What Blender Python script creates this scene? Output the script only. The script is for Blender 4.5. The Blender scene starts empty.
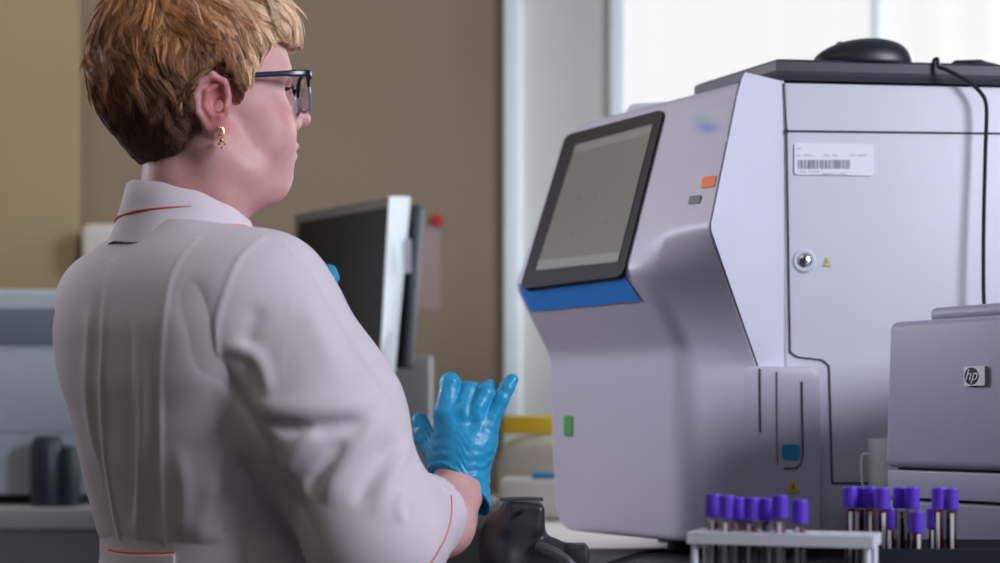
import bpy, bmesh, math, random
import numpy as np
from mathutils import Vector, Matrix

# ------------------------------------------------------------------ camera, world, lights, exposure
SC = bpy.context.scene
COL = SC.collection
F = 1667.0          # focal length in pixels of the 1000 px wide frame (60 mm on 36 mm)
CX, HY = 500.0, 418.0   # principal column and horizon row
CH = 1.10           # camera height

def at(px, py, Y):
    return Vector(((px - CX) / F * Y, Y, CH + (HY - py) / F * Y))

cam = bpy.data.cameras.new('camera')
cam.lens = 60.0; cam.sensor_width = 36.0
cam.shift_y = (HY - 281.5) / 1000.0
cam.dof.use_dof = True; cam.dof.focus_distance = 1.98; cam.dof.aperture_fstop = 3.2
camo = bpy.data.objects.new('camera', cam); COL.objects.link(camo)
camo.location = (0, 0, CH); camo.rotation_euler = (math.pi / 2, 0, 0)
SC.camera = camo

w = bpy.data.worlds.new('world'); SC.world = w; w.use_nodes = True
w.node_tree.nodes['Background'].inputs[0].default_value = (1.0, 0.975, 0.985, 1)
w.node_tree.nodes['Background'].inputs[1].default_value = 1.07

SC.view_settings.view_transform = 'Standard'; SC.view_settings.look = 'None'
SC.view_settings.gamma = 1.0; SC.view_settings.use_curve_mapping = False
SC.view_settings.exposure = 0.0

def area(name, loc, target, sx, sy, power, col, spread=180):
    l = bpy.data.lights.new(name, 'AREA'); l.shape = 'RECTANGLE'; l.size = sx; l.size_y = sy
    l.energy = power; l.color = col; l.spread = math.radians(spread)
    o = bpy.data.objects.new(name, l); COL.objects.link(o); o.location = loc
    o.rotation_euler = (Vector(target) - Vector(loc)).to_track_quat('-Z', 'Y').to_euler()
    return o
area('fill_light_left', (-2.15, 2.95, 2.1), (0.25, 2.2, 1.25), 0.9, 0.9, 3.6, (0.82, 0.82, 1.0), 44)  # added cool fill for the analyzer front; no window stands here
# assumed key light from the right of the camera, added lamp for daylight of the window behind the analyzer, and added dim ceiling lamps, unseen
area('assumed_key_light_right', (2.35, 0.35, 2.25), (0.25, 2.1, 1.45), 1.0, 1.0, 26, (0.84, 0.86, 1.0), 95)  # light assumed from this side; the right wall has no window
area('window_daylight_far', (1.78, 3.70, 1.8), (-0.1, 2.1, 1.1), 1.0, 1.3, 40, (0.92, 0.94, 1.0))
area('ceiling_fill_light', (-0.3, 0.6, 2.72), (-0.1, 1.2, 0.0), 1.2, 0.6, 1.5, (1.0, 0.93, 0.88))
area('ceiling_fill_light_far', (-1.4, 3.2, 2.72), (-1.4, 3.4, 0.0), 1.2, 0.5, 3.2, (1.0, 0.90, 0.72))

# ------------------------------------------------------------------ materials
def mat(name, col, rough=0.5, metal=0.0, noise=0.0, nscale=40, bump=0.0, bscale=200, trans=0.0, ior=1.45,
        spec=0.5, coat=0.0, sss=0.0, sheen=0.0, emit=None, es=0.0, ncol=None):
    m = bpy.data.materials.new(name); m.use_nodes = True
    nt = m.node_tree; b = nt.nodes['Principled BSDF']
    b.inputs['Base Color'].default_value = (*col, 1)
    b.inputs['Roughness'].default_value = rough; b.inputs['Metallic'].default_value = metal
    b.inputs['IOR'].default_value = ior
    b.inputs['Specular IOR Level'].default_value = spec
    b.inputs['Transmission Weight'].default_value = trans
    b.inputs['Coat Weight'].default_value = coat
    b.inputs['Sheen Weight'].default_value = sheen
    if sss:
        b.inputs['Subsurface Weight'].default_value = sss
        b.inputs['Subsurface Radius'].default_value = (0.012, 0.004, 0.002)
        b.inputs['Subsurface Scale'].default_value = 1.0
    if emit:
        b.inputs['Emission Color'].default_value = (*emit, 1); b.inputs['Emission Strength'].default_value = es
    tc = nt.nodes.new('ShaderNodeTexCoord')
    n = nt.nodes.new('ShaderNodeTexNoise'); n.inputs['Scale'].default_value = nscale; n.inputs['Detail'].default_value = 4
    nt.links.new(tc.outputs['Object'], n.inputs['Vector'])
    r = nt.nodes.new('ShaderNodeValToRGB')
    c2 = ncol if ncol else tuple(c * (1 - max(noise, 0.02)) for c in col)
    r.color_ramp.elements[0].position = 0.35; r.color_ramp.elements[1].position = 0.65
    r.color_ramp.elements[0].color = (*c2, 1); r.color_ramp.elements[1].color = (*col, 1)
    nt.links.new(n.outputs['Fac'], r.inputs['Fac']); nt.links.new(r.outputs['Color'], b.inputs['Base Color'])
    if bump:
        n2 = nt.nodes.new('ShaderNodeTexNoise'); n2.inputs['Scale'].default_value = bscale
        nt.links.new(tc.outputs['Object'], n2.inputs['Vector'])
        bp = nt.nodes.new('ShaderNodeBump'); bp.inputs['Strength'].default_value = bump; bp.inputs['Distance'].default_value = 0.002
        nt.links.new(n2.outputs['Fac'], bp.inputs['Height']); nt.links.new(bp.outputs['Normal'], b.inputs['Normal'])
    return m

def glass_mat(name, tint=(1, 1, 1), gloss=0.08):
    m = bpy.data.materials.new(name); m.use_nodes = True; nt = m.node_tree
    nt.nodes.remove(nt.nodes['Principled BSDF']); out = nt.nodes['Material Output']
    t = nt.nodes.new('ShaderNodeBsdfTransparent'); t.inputs[0].default_value = (*tint, 1)
    g = nt.nodes.new('ShaderNodeBsdfGlossy'); g.inputs['Roughness'].default_value = 0.05
    lw = nt.nodes.new('ShaderNodeLayerWeight'); lw.inputs['Blend'].default_value = 0.25
    mp = nt.nodes.new('ShaderNodeMath'); mp.operation = 'MULTIPLY_ADD'; mp.inputs[1].default_value = 0.5; mp.inputs[2].default_value = gloss
    nt.links.new(lw.outputs['Fresnel'], mp.inputs[0])
    mx = nt.nodes.new('ShaderNodeMixShader'); nt.links.new(mp.outputs[0], mx.inputs[0])
    nt.links.new(t.outputs[0], mx.inputs[1]); nt.links.new(g.outputs[0], mx.inputs[2]); nt.links.new(mx.outputs[0], out.inputs[0])
    return m

M = {}
M['wall'] = mat('beige wall paint', (0.33, 0.258, 0.175), 0.8, noise=0.05, nscale=3, bump=0.1)
M['pier'] = mat('pale beige wall paint', (0.40, 0.315, 0.185), 0.8, noise=0.05, nscale=3)
M['reveal'] = mat('pale grey plaster', (0.72, 0.71, 0.67), 0.8, noise=0.04, nscale=4)
M['whitetrim'] = mat('bluish white lacquer', (0.86, 0.95, 0.98), 0.4)
M['ceil'] = mat('ceiling paint', (0.40, 0.43, 0.48), 0.9, noise=0.03, nscale=2)
M['farwall'] = mat('blue grey wall paint', (0.12, 0.145, 0.18), 0.8, noise=0.04, nscale=4)
M['floor'] = mat('grey vinyl floor', (0.11, 0.125, 0.15), 0.45, noise=0.15, nscale=12)
M['bench'] = mat('white bench laminate', (0.80, 0.78, 0.74), 0.45, noise=0.04, nscale=10)
M['greybench'] = mat('grey bench laminate', (0.40, 0.41, 0.42), 0.5, noise=0.05, nscale=10)
M['cab'] = mat('grey cabinet front', (0.16, 0.16, 0.17), 0.5, noise=0.05)
M['mat'] = mat('black rubber mat', (0.018, 0.02, 0.024), 0.55, noise=0.1, bump=0.2)
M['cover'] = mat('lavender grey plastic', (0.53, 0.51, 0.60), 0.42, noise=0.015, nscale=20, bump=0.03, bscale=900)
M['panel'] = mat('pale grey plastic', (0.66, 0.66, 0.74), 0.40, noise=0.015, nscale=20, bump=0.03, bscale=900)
M['seam'] = mat('dark panel gap', (0.03, 0.03, 0.04), 0.8)
M['bezel'] = mat('black glossy bezel', (0.016, 0.015, 0.018), 0.4, spec=.12)
M['blue'] = mat('bright blue plastic', (0.05, 0.29, 0.80), 0.35)
M['orange'] = mat('orange plastic', (0.85, 0.19, 0.015), 0.5)
M['greybtn'] = mat('grey plastic', (0.13, 0.13, 0.15), 0.5)
M['green'] = mat('green indicator', (0.03, 0.28, 0.04), 0.5, emit=(0.05, 0.4, 0.05), es=0.1)
M['cyan'] = mat('cyan sticker', (0.02, 0.30, 0.60), 0.5)
M['yellow'] = mat('yellow sticker', (0.68, 0.60, 0.03), 0.5)
M['sticker'] = mat('white sticker', (0.80, 0.81, 0.88), 0.4)
M['print'] = mat('grey print', (0.36, 0.36, 0.41), 0.6)
M['faint'] = mat('faint grey print', (0.62, 0.62, 0.69), 0.6)
M['blackp'] = mat('black print', (0.02, 0.02, 0.02), 0.6)
M['chrome'] = mat('chrome', (0.8, 0.8, 0.82), 0.2, metal=1.0)
M['tray'] = mat('dark grey tray', (0.034, 0.034, 0.046), 0.45, noise=0.05, bump=0.05)
M['mouse'] = mat('black mouse plastic', (0.015, 0.016, 0.022), 0.38)
M['black'] = mat('black plastic', (0.014, 0.014, 0.016), 0.45)
M['printer'] = mat('grey printer plastic', (0.32, 0.33, 0.42), 0.45, noise=0.02, bump=0.08, bscale=1200)
M['printerd'] = mat('darker printer plastic', (0.20, 0.21, 0.28), 0.5, noise=0.02)
M['badge'] = mat('silver badge', (0.62, 0.62, 0.62), 0.3, metal=0.5)
M['purple'] = mat('purple cap plastic', (0.115, 0.045, 0.60), 0.42)
M['blood'] = mat('dark blood', (0.045, 0.004, 0.006), 0.2)
M['bloodr'] = mat('red blood cells', (0.24, 0.012, 0.014), 0.25)
M['bloodo'] = mat('orange plasma', (0.42, 0.10, 0.03), 0.25)
M['label'] = mat('white tube label', (0.52, 0.50, 0.52), 0.6)
M['tube'] = glass_mat('clear tube plastic', (0.93, 0.93, 0.95), 0.05)
M['rack'] = mat('white rack plastic', (0.80, 0.84, 0.90), 0.35, trans=0.0)
M['rackb'] = mat('black rack plastic', (0.012, 0.015, 0.022), 0.4)
M['scanner'] = mat('charcoal scanner plastic', (0.028, 0.031, 0.036), 0.42, bump=0.05, bscale=900)
M['scannerg'] = mat('dark grey scanner trim', (0.075, 0.08, 0.088), 0.35)
M['silver'] = mat('silver bezel', (0.80, 0.89, 0.91), 0.3, noise=0.02)
M['dscreen'] = mat('switched off screen', (0.014, 0.017, 0.015), 0.35, spec=.15)
M['greybez'] = mat('grey bezel', (0.16, 0.15, 0.14), 0.5)
M['casing'] = mat('blue black casing', (0.03, 0.045, 0.06), 0.4)
M['paper'] = mat('pinned paper', (0.42, 0.32, 0.30), 0.8)
M['red'] = mat('red plastic', (0.55, 0.03, 0.03), 0.5)
M['cardboard'] = mat('pale grey box', (0.42, 0.42, 0.43), 0.7)
M['equip'] = mat('pale blue grey casing', (0.50, 0.57, 0.64), 0.5, noise=0.03)
M['equipd'] = mat('grey casing window', (0.20, 0.24, 0.30), 0.4)
M['lampdiff'] = mat('lamp diffuser', (0.9, 0.9, 0.85), 0.5, emit=(1.0, 0.93, 0.84), es=1.5)
M['beige'] = mat('beige moulded plastic', (0.72, 0.65, 0.54), 0.5)
M['ybox'] = mat('yellow plastic', (0.92, 0.60, 0.03), 0.45)
M['mug'] = mat('grey white ceramic', (0.70, 0.74, 0.72), 0.35)
M['cloth'] = mat('white cotton', (0.72, 0.65, 0.69), 0.85, noise=0.02, nscale=60, bump=0.10, bscale=1500, sheen=0.15)
M['piping'] = mat('orange red piping', (0.70, 0.10, 0.05), 0.7)
M['trouser'] = mat('white trouser cotton', (0.6, 0.6, 0.6), 0.9)
M['shoe'] = mat('white shoe leather', (0.6, 0.6, 0.58), 0.5)
M['skin'] = mat('pinkish fair skin', (0.72, 0.44, 0.40), 0.48, noise=0.0, nscale=28, bump=0.12, bscale=350, sss=0.35, ncol=(0.66, 0.34, 0.32))
_nt = M['skin'].node_tree; _b = _nt.nodes['Principled BSDF']; _l = _b.inputs['Base Color'].links[0].from_socket
_m = _nt.nodes.new('ShaderNodeMix'); _m.data_type = 'RGBA'; _at = _nt.nodes.new('ShaderNodeAttribute'); _at.attribute_name = 'Flush'
_nt.links.new(_at.outputs['Fac'], _m.inputs['Factor']); _nt.links.new(_l, _m.inputs['A']); _m.inputs['B'].default_value = (0.56, 0.16, 0.15, 1); _nt.links.new(_m.outputs['Result'], _b.inputs['Base Color'])
M['lip'] = mat('pink lip', (0.62, 0.33, 0.31), 0.4, sss=0.2)
M['eye'] = mat('eye white', (0.7, 0.68, 0.66), 0.15)
M['lash'] = mat('dark lashes', (0.05, 0.03, 0.02), 0.7)
M['glove'] = mat('blue nitrile glove', (0.018, 0.34, 0.60), 0.38, noise=0.12, nscale=45, bump=0.35, bscale=160)
M['navy'] = mat('navy glasses plastic', (0.008, 0.012, 0.045), 0.2)
M['clearblue'] = mat('translucent blue frame', (0.30, 0.38, 0.62), 0.15, trans=0.4)
M['lens'] = glass_mat('spectacle lens', (0.90, 0.92, 0.97), 0.06)
M['gold'] = mat('gold', (0.80, 0.50, 0.22), 0.25, metal=1.0)

def window_glass():
    return glass_mat('window glass', (0.97, 0.98, 0.98), 0.02)
M['glass'] = window_glass()
def sheer():
    m = bpy.data.materials.new('sheer white curtain'); m.use_nodes = True; nt = m.node_tree
    nt.nodes.remove(nt.nodes['Principled BSDF']); out = nt.nodes['Material Output']
    a = nt.nodes.new('ShaderNodeBsdfTransparent'); b = nt.nodes.new('ShaderNodeBsdfTranslucent')
    b.inputs[0].default_value = (0.93, 0.91, 0.91, 1)
    mx = nt.nodes.new('ShaderNodeMixShader'); mx.inputs[0].default_value = 0.12
    nt.links.new(a.outputs[0], mx.inputs[1]); nt.links.new(b.outputs[0], mx.inputs[2]); nt.links.new(mx.outputs[0], out.inputs[0])
    return m
M['sheer'] = sheer()
def display_mat():
    m = mat('analyzer display', (0.09, 0.09, 0.078), 0.35, spec=.2); nt = m.node_tree; b = nt.nodes['Principled BSDF']
    b.inputs['Emission Color'].default_value = (0.50, 0.50, 0.42, 1); b.inputs['Emission Strength'].default_value = 0.12
    return m
M['display'] = display_mat()
def ui(name, c, s):
    m = mat(name, (0.08, 0.08, 0.07), 0.4, emit=c, es=s); return m
M['ui1'] = ui('display bar', (0.5, 0.5, 0.43), 0.13)
M['ui2'] = ui('display mark', (0.2, 0.2, 0.2), 0.05)

# ------------------------------------------------------------------ object helpers
def tag(o, label=None, cat=None, group=None, kind=None):
    if label: o['label'] = label
    if cat: o['category'] = cat
    if group: o['group'] = group
    if kind: o['kind'] = kind
    return o
def empty(name, loc, label, cat, group=None, rz=0):
    o = bpy.data.objects.new(name, None); COL.objects.link(o); o.location = loc; o.rotation_euler = (0, 0, rz)
    o.empty_display_size = 0.05
    bpy.context.view_layer.update()
    return tag(o, label, cat, group)
def wmat(o):
    m = Matrix.Identity(4)
    chain = []
    while o: chain.append(o); o = o.parent
    for c in reversed(chain): m = m @ Matrix.LocRotScale(c.location, c.rotation_euler, c.scale)
    return m
def link(name, me, m, parent=None, smooth=False, world=True, label=None):
    """world=True: the mesh is given in world coordinates and is moved into its parent's frame"""
    o = bpy.data.objects.new(name, me); COL.objects.link(o)
    if m is not None and not me.materials:
        me.materials.append(m)
    if parent:
        o.parent = parent
        if world: me.transform(wmat(parent).inverted())
    if smooth: me.shade_smooth()
    if label: o['label'] = label
    return o
def np_mesh(name, V, Fq):
    me = bpy.data.meshes.new(name); V = np.asarray(V, np.float32); Fq = np.asarray(Fq, np.int32)
    k = Fq.shape[1]
    me.vertices.add(len(V)); me.vertices.foreach_set('co', V.ravel())
    me.loops.add(Fq.size); me.loops.foreach_set('vertex_index', Fq.ravel())
    me.polygons.add(len(Fq)); me.polygons.foreach_set('loop_start', np.arange(0, Fq.size, k, dtype=np.int32))
    try: me.polygons.foreach_set('loop_total', np.full(len(Fq), k, dtype=np.int32))
    except Exception: pass
    me.update(calc_edges=True); me.validate()
    return me
def origin_to_base(o):
    """put a top-level mesh's origin at the middle of its base"""
    me = o.data; vs = [v.co for v in me.vertices]
    x = (min(v.x for v in vs) + max(v.x for v in vs)) / 2; y = (min(v.y for v in vs) + max(v.y for v in vs)) / 2; z = min(v.z for v in vs)
    me.transform(Matrix.Translation((-x, -y, -z))); o.location = (x, y, z); return o

class MB:
    def __init__(s): s.bm = bmesh.new()
    def box(s, x0, x1, y0, y1, z0, z1):
        vs = [s.bm.verts.new(p) for p in ((x0,y0,z0),(x1,y0,z0),(x1,y1,z0),(x0,y1,z0),(x0,y0,z1),(x1,y0,z1),(x1,y1,z1),(x0,y1,z1))]
        for f in ((3,2,1,0),(4,5,6,7),(0,1,5,4),(1,2,6,5),(2,3,7,6),(3,0,4,7)): s.bm.faces.new([vs[i] for i in f])
        return s
    def obox(s, o, ax, ay, az):
        """box spanned by three edge vectors from corner o"""
        o, ax, ay, az = map(Vector, (o, ax, ay, az))
        vs = [s.bm.verts.new(p) for p in (o, o+ax, o+ax+ay, o+ay, o+az, o+ax+az, o+ax+ay+az, o+ay+az)]
        for f in ((3,2,1,0),(4,5,6,7),(0,1,5,4),(1,2,6,5),(2,3,7,6),(3,0,4,7)): s.bm.faces.new([vs[i] for i in f])
        return s
    def prism(s, plan, z0, z1):
        b = [s.bm.verts.new((p[0], p[1], z0)) for p in plan]; t = [s.bm.verts.new((p[0], p[1], z1)) for p in plan]
        n = len(plan); s.bm.faces.new(b[::-1]); s.bm.faces.new(t)
        for i in range(n): s.bm.faces.new((b[i], b[(i+1) % n], t[(i+1) % n], t[i]))
        return s
    def loft(s, rows, closed=True, caps=True):
        R = [[s.bm.verts.new(p) for p in r] for r in rows]; n = len(R[0])
        for a, b in zip(R, R[1:]):
            for i in range(n if closed else n - 1):
                j = (i + 1) % n; s.bm.faces.new((a[i], a[j], b[j], b[i]))
        if caps and closed: s.bm.faces.new(R[0][::-1]); s.bm.faces.new(R[-1])
        return s
    def lathe(s, prof, c=(0, 0, 0), n=24, axis=(0, 0, 1), scale=(1, 1)):
        q = Vector((0, 0, 1)).rotation_difference(Vector(axis)); c = Vector(c)
        rows = [[c + q @ Vector((r*math.cos(2*math.pi*i/n)*scale[0], r*math.sin(2*math.pi*i/n)*scale[1], z)) for i in range(n)] for r, z in prof]
        return s.loft(rows)
    def tube(s, pts, r, n=8, closed=False):
        pts = [Vector(p) for p in pts]; rows = []; k = len(pts); up = Vector((0.13, 0.21, 0.97)); pu = None
        for i, p in enumerate(pts):
            if closed: t = pts[(i+1) % k] - pts[i-1]
            else: t = pts[min(i+1, k-1)] - pts[max(i-1, 0)]
            t.normalize(); u = (pu if pu is not None else up); u = (u - t*u.dot(t)).normalized(); pu = u; v = t.cross(u)
            rr = r[i] if isinstance(r, (list, tuple)) else r
            rows.append([p + (u*math.cos(2*math.pi*j/n) + v*math.sin(2*math.pi*j/n))*rr for j in range(n)])
        if closed: rows.append(rows[0]); return s.loft(rows, caps=False)
        return s.loft(rows)
    def poly(s, pts, off):
        """flat plate: outline pts pushed by vector off for thickness"""
        off = Vector(off); a = [s.bm.verts.new(Vector(p)) for p in pts]; b = [s.bm.verts.new(Vector(p) + off) for p in pts]; n = len(pts)
        s.bm.faces.new(a[::-1]); s.bm.faces.new(b)
        for i in range(n): s.bm.faces.new((a[i], a[(i+1) % n], b[(i+1) % n], b[i]))
        return s
    def build(s, name, m, parent=None, bevel=0, seg=3, smooth=False, world=True, label=None, angle=0.6, top=False):
        bm = s.bm; bmesh.ops.recalc_face_normals(bm, faces=bm.faces)
        if bevel:
            es = [e for e in bm.edges if e.is_manifold and e.calc_face_angle(0) > angle]
            bmesh.ops.bevel(bm, geom=es, offset=bevel, segments=seg, affect='EDGES', profile=0.5, clamp_overlap=True)
        me = bpy.data.meshes.new(name); bm.to_mesh(me); bm.free()
        o = link(name, me, m, parent, world=world, label=label)
        if smooth or bevel:
            me.shade_smooth()
            try: me.set_sharp_from_angle(angle=0.7)
            except Exception: pass
        if top: origin_to_base(o)
        return o
def spline(pts, n=8):
    """Catmull-Rom through pts"""
    P = [Vector(p) for p in pts]; P = [P[0]*2 - P[1]] + P + [P[-1]*2 - P[-2]]; out = []
    for i in range(1, len(P) - 2):
        for k in range(n):
            t = k / n; a, b, c, d = P[i-1], P[i], P[i+1], P[i+2]
            out.append(0.5*((2*b) + (c-a)*t + (2*a-5*b+4*c-d)*t*t + (3*b-a-3*c+d)*t**3))
    out.append(P[-2]); return out
def rrect(w_, h_, r, n=5):
    pts = []
    for cx, cy, a0 in ((w_/2-r, h_/2-r, 0), (-w_/2+r, h_/2-r, 90), (-w_/2+r, -h_/2+r, 180), (w_/2-r, -h_/2+r, 270)):
        for i in range(n+1):
            a = math.radians(a0 + 90*i/n); pts.append((cx + r*math.cos(a), cy + r*math.sin(a)))
    return pts

# ------------------------------------------------------------------ implicit surfaces (for people and soft shapes)
def V3(p): return np.array(p, np.float32)
def rc(p, a, b, ra, rb):
    a = V3(a); b = V3(b); ba = b - a; h = np.clip(((p - a) @ ba) / max(float(ba @ ba), 1e-12), 0, 1)
    return np.linalg.norm(p - a - h[:, None]*ba, axis=1) - (ra + h*(rb - ra))
def chain(p, pts, rs, k=0.004):
    d = None
    for i in range(len(pts) - 1):
        e = rc(p, pts[i], pts[i+1], rs[i], rs[i+1]); d = e if d is None else smin(d, e, k)
    return d
def ell(p, c, r, R=None):
    q = p - V3(c)
    if R is not None: q = q @ np.array(R, np.float32)
    r = V3(r); k0 = np.linalg.norm(q / r, axis=1); k1 = np.linalg.norm(q / (r*r), axis=1) + 1e-9
    return k0*(k0 - 1)/k1
def smin(a, b, k):
    h = np.clip(0.5 + 0.5*(b - a)/k, 0, 1); return b*(1-h) + a*h - k*h*(1-h)
def smax(a, b, k): return -smin(-a, -b, k)
def rbox(p, c, hs, r, R=None):
    q = p - V3(c)
    if R is not None: q = q @ np.array(R, np.float32)
    q = np.abs(q) - (V3(hs) - r)
    return np.linalg.norm(np.maximum(q, 0), axis=1) + np.minimum(q.max(axis=1), 0) - r
def Rz(a):
    c, s = math.cos(a), math.sin(a); return np.array([[c,-s,0],[s,c,0],[0,0,1]], np.float32)
def Ry(a):
    c, s = math.cos(a), math.sin(a); return np.array([[c,0,s],[0,1,0],[-s,0,c]], np.float32)
def Rx(a):
    c, s = math.cos(a), math.sin(a); return np.array([[1,0,0],[0,c,-s],[0,s,c]], np.float32)
_rng = np.random.default_rng(5)
_W = _rng.normal(size=(40, 3)).astype(np.float32); _W /= np.linalg.norm(_W, axis=1)[:, None]; _PH = _rng.uniform(0, 6.28, 40).astype(np.float32)
def wob(p, scale, seed=0, n=6):
    s = 0
    for i in range(n):
        j = (seed*7 + i) % 40; s = s + np.sin((p @ _W[j])*scale*(0.7 + 0.25*i) + _PH[j])
    return s / n
def sdf_mesh(f, lo, hi, h, slack=1.6):
    lo = np.array(lo, np.float32); hi = np.array(hi, np.float32); B = 8
    nb = np.ceil((hi - lo)/(B*h)).astype(int); n = nb*B
    g = np.stack(np.meshgrid(*[np.arange(k) for k in nb], indexing='ij'), -1).reshape(-1, 3)
    cen = lo + (g*B + B/2)*h; fc = f(cen.astype(np.float32))
    D = np.repeat(np.repeat(np.repeat(np.where(fc > 0, 1, -1).astype(np.float32).reshape(nb), B, 0), B, 1), B, 2)
    act = g[np.abs(fc) < B*h*0.87*slack]
    off = np.stack(np.meshgrid(*[np.arange(B)]*3, indexing='ij'), -1).reshape(-1, 3)
    for i in range(0, len(act), 1500):
        idx = (act[i:i+1500, None, :]*B + off[None]).reshape(-1, 3)
        D[idx[:, 0], idx[:, 1], idx[:, 2]] = f((lo + idx*h).astype(np.float32))
    S = D < 0
    c = np.zeros(tuple(n-1), np.int8)
    for dx in (0, 1):
        for dy in (0, 1):
            for dz in (0, 1): c += S[dx:n[0]-1+dx, dy:n[1]-1+dy, dz:n[2]-1+dz]
    A = np.argwhere((c > 0) & (c < 8)); del c
    cor = np.array([[x, y, z] for x in (0, 1) for y in (0, 1) for z in (0, 1)])
    vals = np.stack([D[A[:, 0]+o[0], A[:, 1]+o[1], A[:, 2]+o[2]] for o in cor], 1)
    acc = np.zeros((len(A), 3)); cnt = np.zeros(len(A))
    for i in range(8):
        for j in range(i+1, 8):
            if abs(cor[i]-cor[j]).sum() == 1:
                a, b = vals[:, i], vals[:, j]; m = (a < 0) != (b < 0); t = np.where(m, a/np.where(m, a-b, 1), 0)
                acc += np.where(m[:, None], cor[i] + t[:, None]*(cor[j]-cor[i]), 0); cnt += m
    V = (lo + (A + acc/cnt[:, None])*h).astype(np.float32)
    I = np.full(tuple(n-1), -1, np.int32); I[A[:, 0], A[:, 1], A[:, 2]] = np.arange(len(A))
    Q = []
    for ax in range(3):
        o1, o2 = (ax+1) % 3, (ax+2) % 3
        sl0 = [slice(0, None)]*3; sl1 = [slice(0, None)]*3; sl0[ax] = slice(0, -1); sl1[ax] = slice(1, None)
        e = np.argwhere(S[tuple(sl0)] != S[tuple(sl1)])
        ok = (e[:, o1] > 0) & (e[:, o2] > 0) & (e[:, o1] < n[o1]-1) & (e[:, o2] < n[o2]-1) & (e[:, ax] < n[ax]-1); e = e[ok]
        if not len(e): continue
        neg = S[e[:, 0], e[:, 1], e[:, 2]]
        u = np.zeros(3, int); u[o1] = 1; v = np.zeros(3, int); v[o2] = 1
        def ix(q): return I[q[:, 0], q[:, 1], q[:, 2]]
        q = np.stack([ix(e-u-v), ix(e-v), ix(e), ix(e-u)], 1)
        q[~neg] = q[~neg][:, ::-1]; Q.append(q)
    Q = np.concatenate(Q); Q = Q[(Q >= 0).all(1)]
    e = 0.35*h
    for _ in range(2):
        d = f(V); gr = np.stack([f(V + V3(a)*e) - f(V - V3(a)*e) for a in ((1,0,0),(0,1,0),(0,0,1))], 1)/(2*e)
        st = d/np.maximum((gr**2).sum(1), 0.05); st = np.clip(st, -0.5*h, 0.5*h)
        V = V - gr*st[:, None]
    return V, Q
def grad(f, V, e=0.001):
    g = np.stack([f(V + V3(a)*e) - f(V - V3(a)*e) for a in ((1,0,0),(0,1,0),(0,0,1))], 1)
    return g/np.maximum(np.linalg.norm(g, axis=1), 1e-9)[:, None]
def hit(f, px, py, y0=1.5, y1=2.4):
    """the surface point of f seen from the camera stand along a direction (used to lay seams and piping on cloth)"""
    Y = np.linspace(y0, y1, 900, dtype=np.float32)
    P = np.stack([(px-CX)/F*Y, Y, CH + (HY-py)/F*Y], 1).astype(np.float32); d = f(P); k = np.argmax(d < 0)
    if d[k] >= 0: k = int(np.argmin(d)); 
    return Vector(P[k])
# ------------------------------------------------------------------ the room
def struct(mb, name, m, **k): o = mb.build(name, m, **k); o['kind'] = 'structure'; return o
XL, XR, YB, YF, ZC = -2.3, 2.6, 4.0, -1.6, 2.8
struct(MB().box(XL-.1, XR+.1, YF-.1, YB+.15, -.1, 0), 'floor', M['floor'])
struct(MB().box(XL-.1, XR+.1, YF-.1, YB+.15, ZC, ZC+.1), 'ceiling', M['ceil'])
struct(MB().box(XL-.1, XL, YF, YB, 0, ZC), 'wall_left', M['wall'])
struct(MB().box(XR, XR+.1, YF, YB, 0, ZC), 'wall_right', M['farwall'])
struct(MB().box(XL, XR, YF-.1, YF, 0, ZC), 'wall_front', M['farwall'])
WX0, WX1, WZ0, WZ1 = 0.262, 2.3, 1.02, 2.55
XP = 0.03
struct(MB().box(XL, XP, YB, YB+.15, 0, ZC), 'wall_back', M['wall'])
struct(MB().box(XP, WX0, YB, YB+.15, 0, ZC).box(WX1, XR, YB, YB+.15, 0, ZC).box(WX0, WX1, YB, YB+.15, 0, WZ0).box(WX0, WX1, YB, YB+.15, WZ1, ZC), 'wall_window_side', M['reveal'])
struct(MB().box(XL, -1.005, YB-.05, YB, 0, ZC), 'wall_pier', M['pier'], bevel=.004)
struct(MB().box(0.008, 0.052, YB-.035, YB+.0, 0, ZC), 'trim_1', M['whitetrim'], bevel=.006)
# window with frame, mullions, pane
wf = MB(); fr = .035
wf.box(WX0, WX0+fr, YB-.03, YB+.08, WZ0, WZ1).box(WX1-fr, WX1, YB-.03, YB+.08, WZ0, WZ1).box(WX0, WX1, YB-.03, YB+.08, WZ0, WZ0+fr).box(WX0, WX1, YB-.03, YB+.08, WZ1-fr, WZ1)
wf.box(0.905, 0.93, YB+.03, YB+.08, WZ0, WZ1).box(1.60, 1.63, YB+.03, YB+.08, WZ0, WZ1)
wo = struct(wf, 'window_1', M['whitetrim'], bevel=.003)
wo_p = MB().box(WX0+.01, WX1-.01, YB+.05, YB+.056, WZ0+.01, WZ1-.01).build('pane', M['glass'], wo)
MB().box(WX0-.12, WX1+.1, YB-.16, YB+.0, WZ0-.04, WZ0-.005).build('window_sill', M['whitetrim'], wo, bevel=.006)
# sheer curtain just inside the panes, softly pleated
n = 260; rows = []
for z in (WZ0+.0, 1.3, 1.7, 2.1, 2.62):
    rows.append([(WX0+.045 + (WX1-WX0-.06)*i/n, YB-.065 + .006*math.sin(i*.35)+.003*math.sin(i*.17+z), z) for i in range(n+1)])
cur = MB().loft(rows, closed=False).build('curtain', M['sheer'], smooth=True)
tag(cur, 'sheer white curtain hanging in front of the bright window', 'curtain'); origin_to_base(cur)
# added ceiling panels at the ceiling fill lights (outside the picture)
for (lx, ly) in ((-0.3, 0.6), (-1.4, 3.2)):
    cl = MB().box(lx-.62, lx+.62, ly-.32, ly+.32, ZC-.035, ZC).build('added_ceiling_light', M['lampdiff'], bevel=.01, top=True)
    tag(cl, 'added flat ceiling light panel above the %s' % ('camera stand' if ly < 1 else 'far end of the room'), 'ceiling light')

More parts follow.
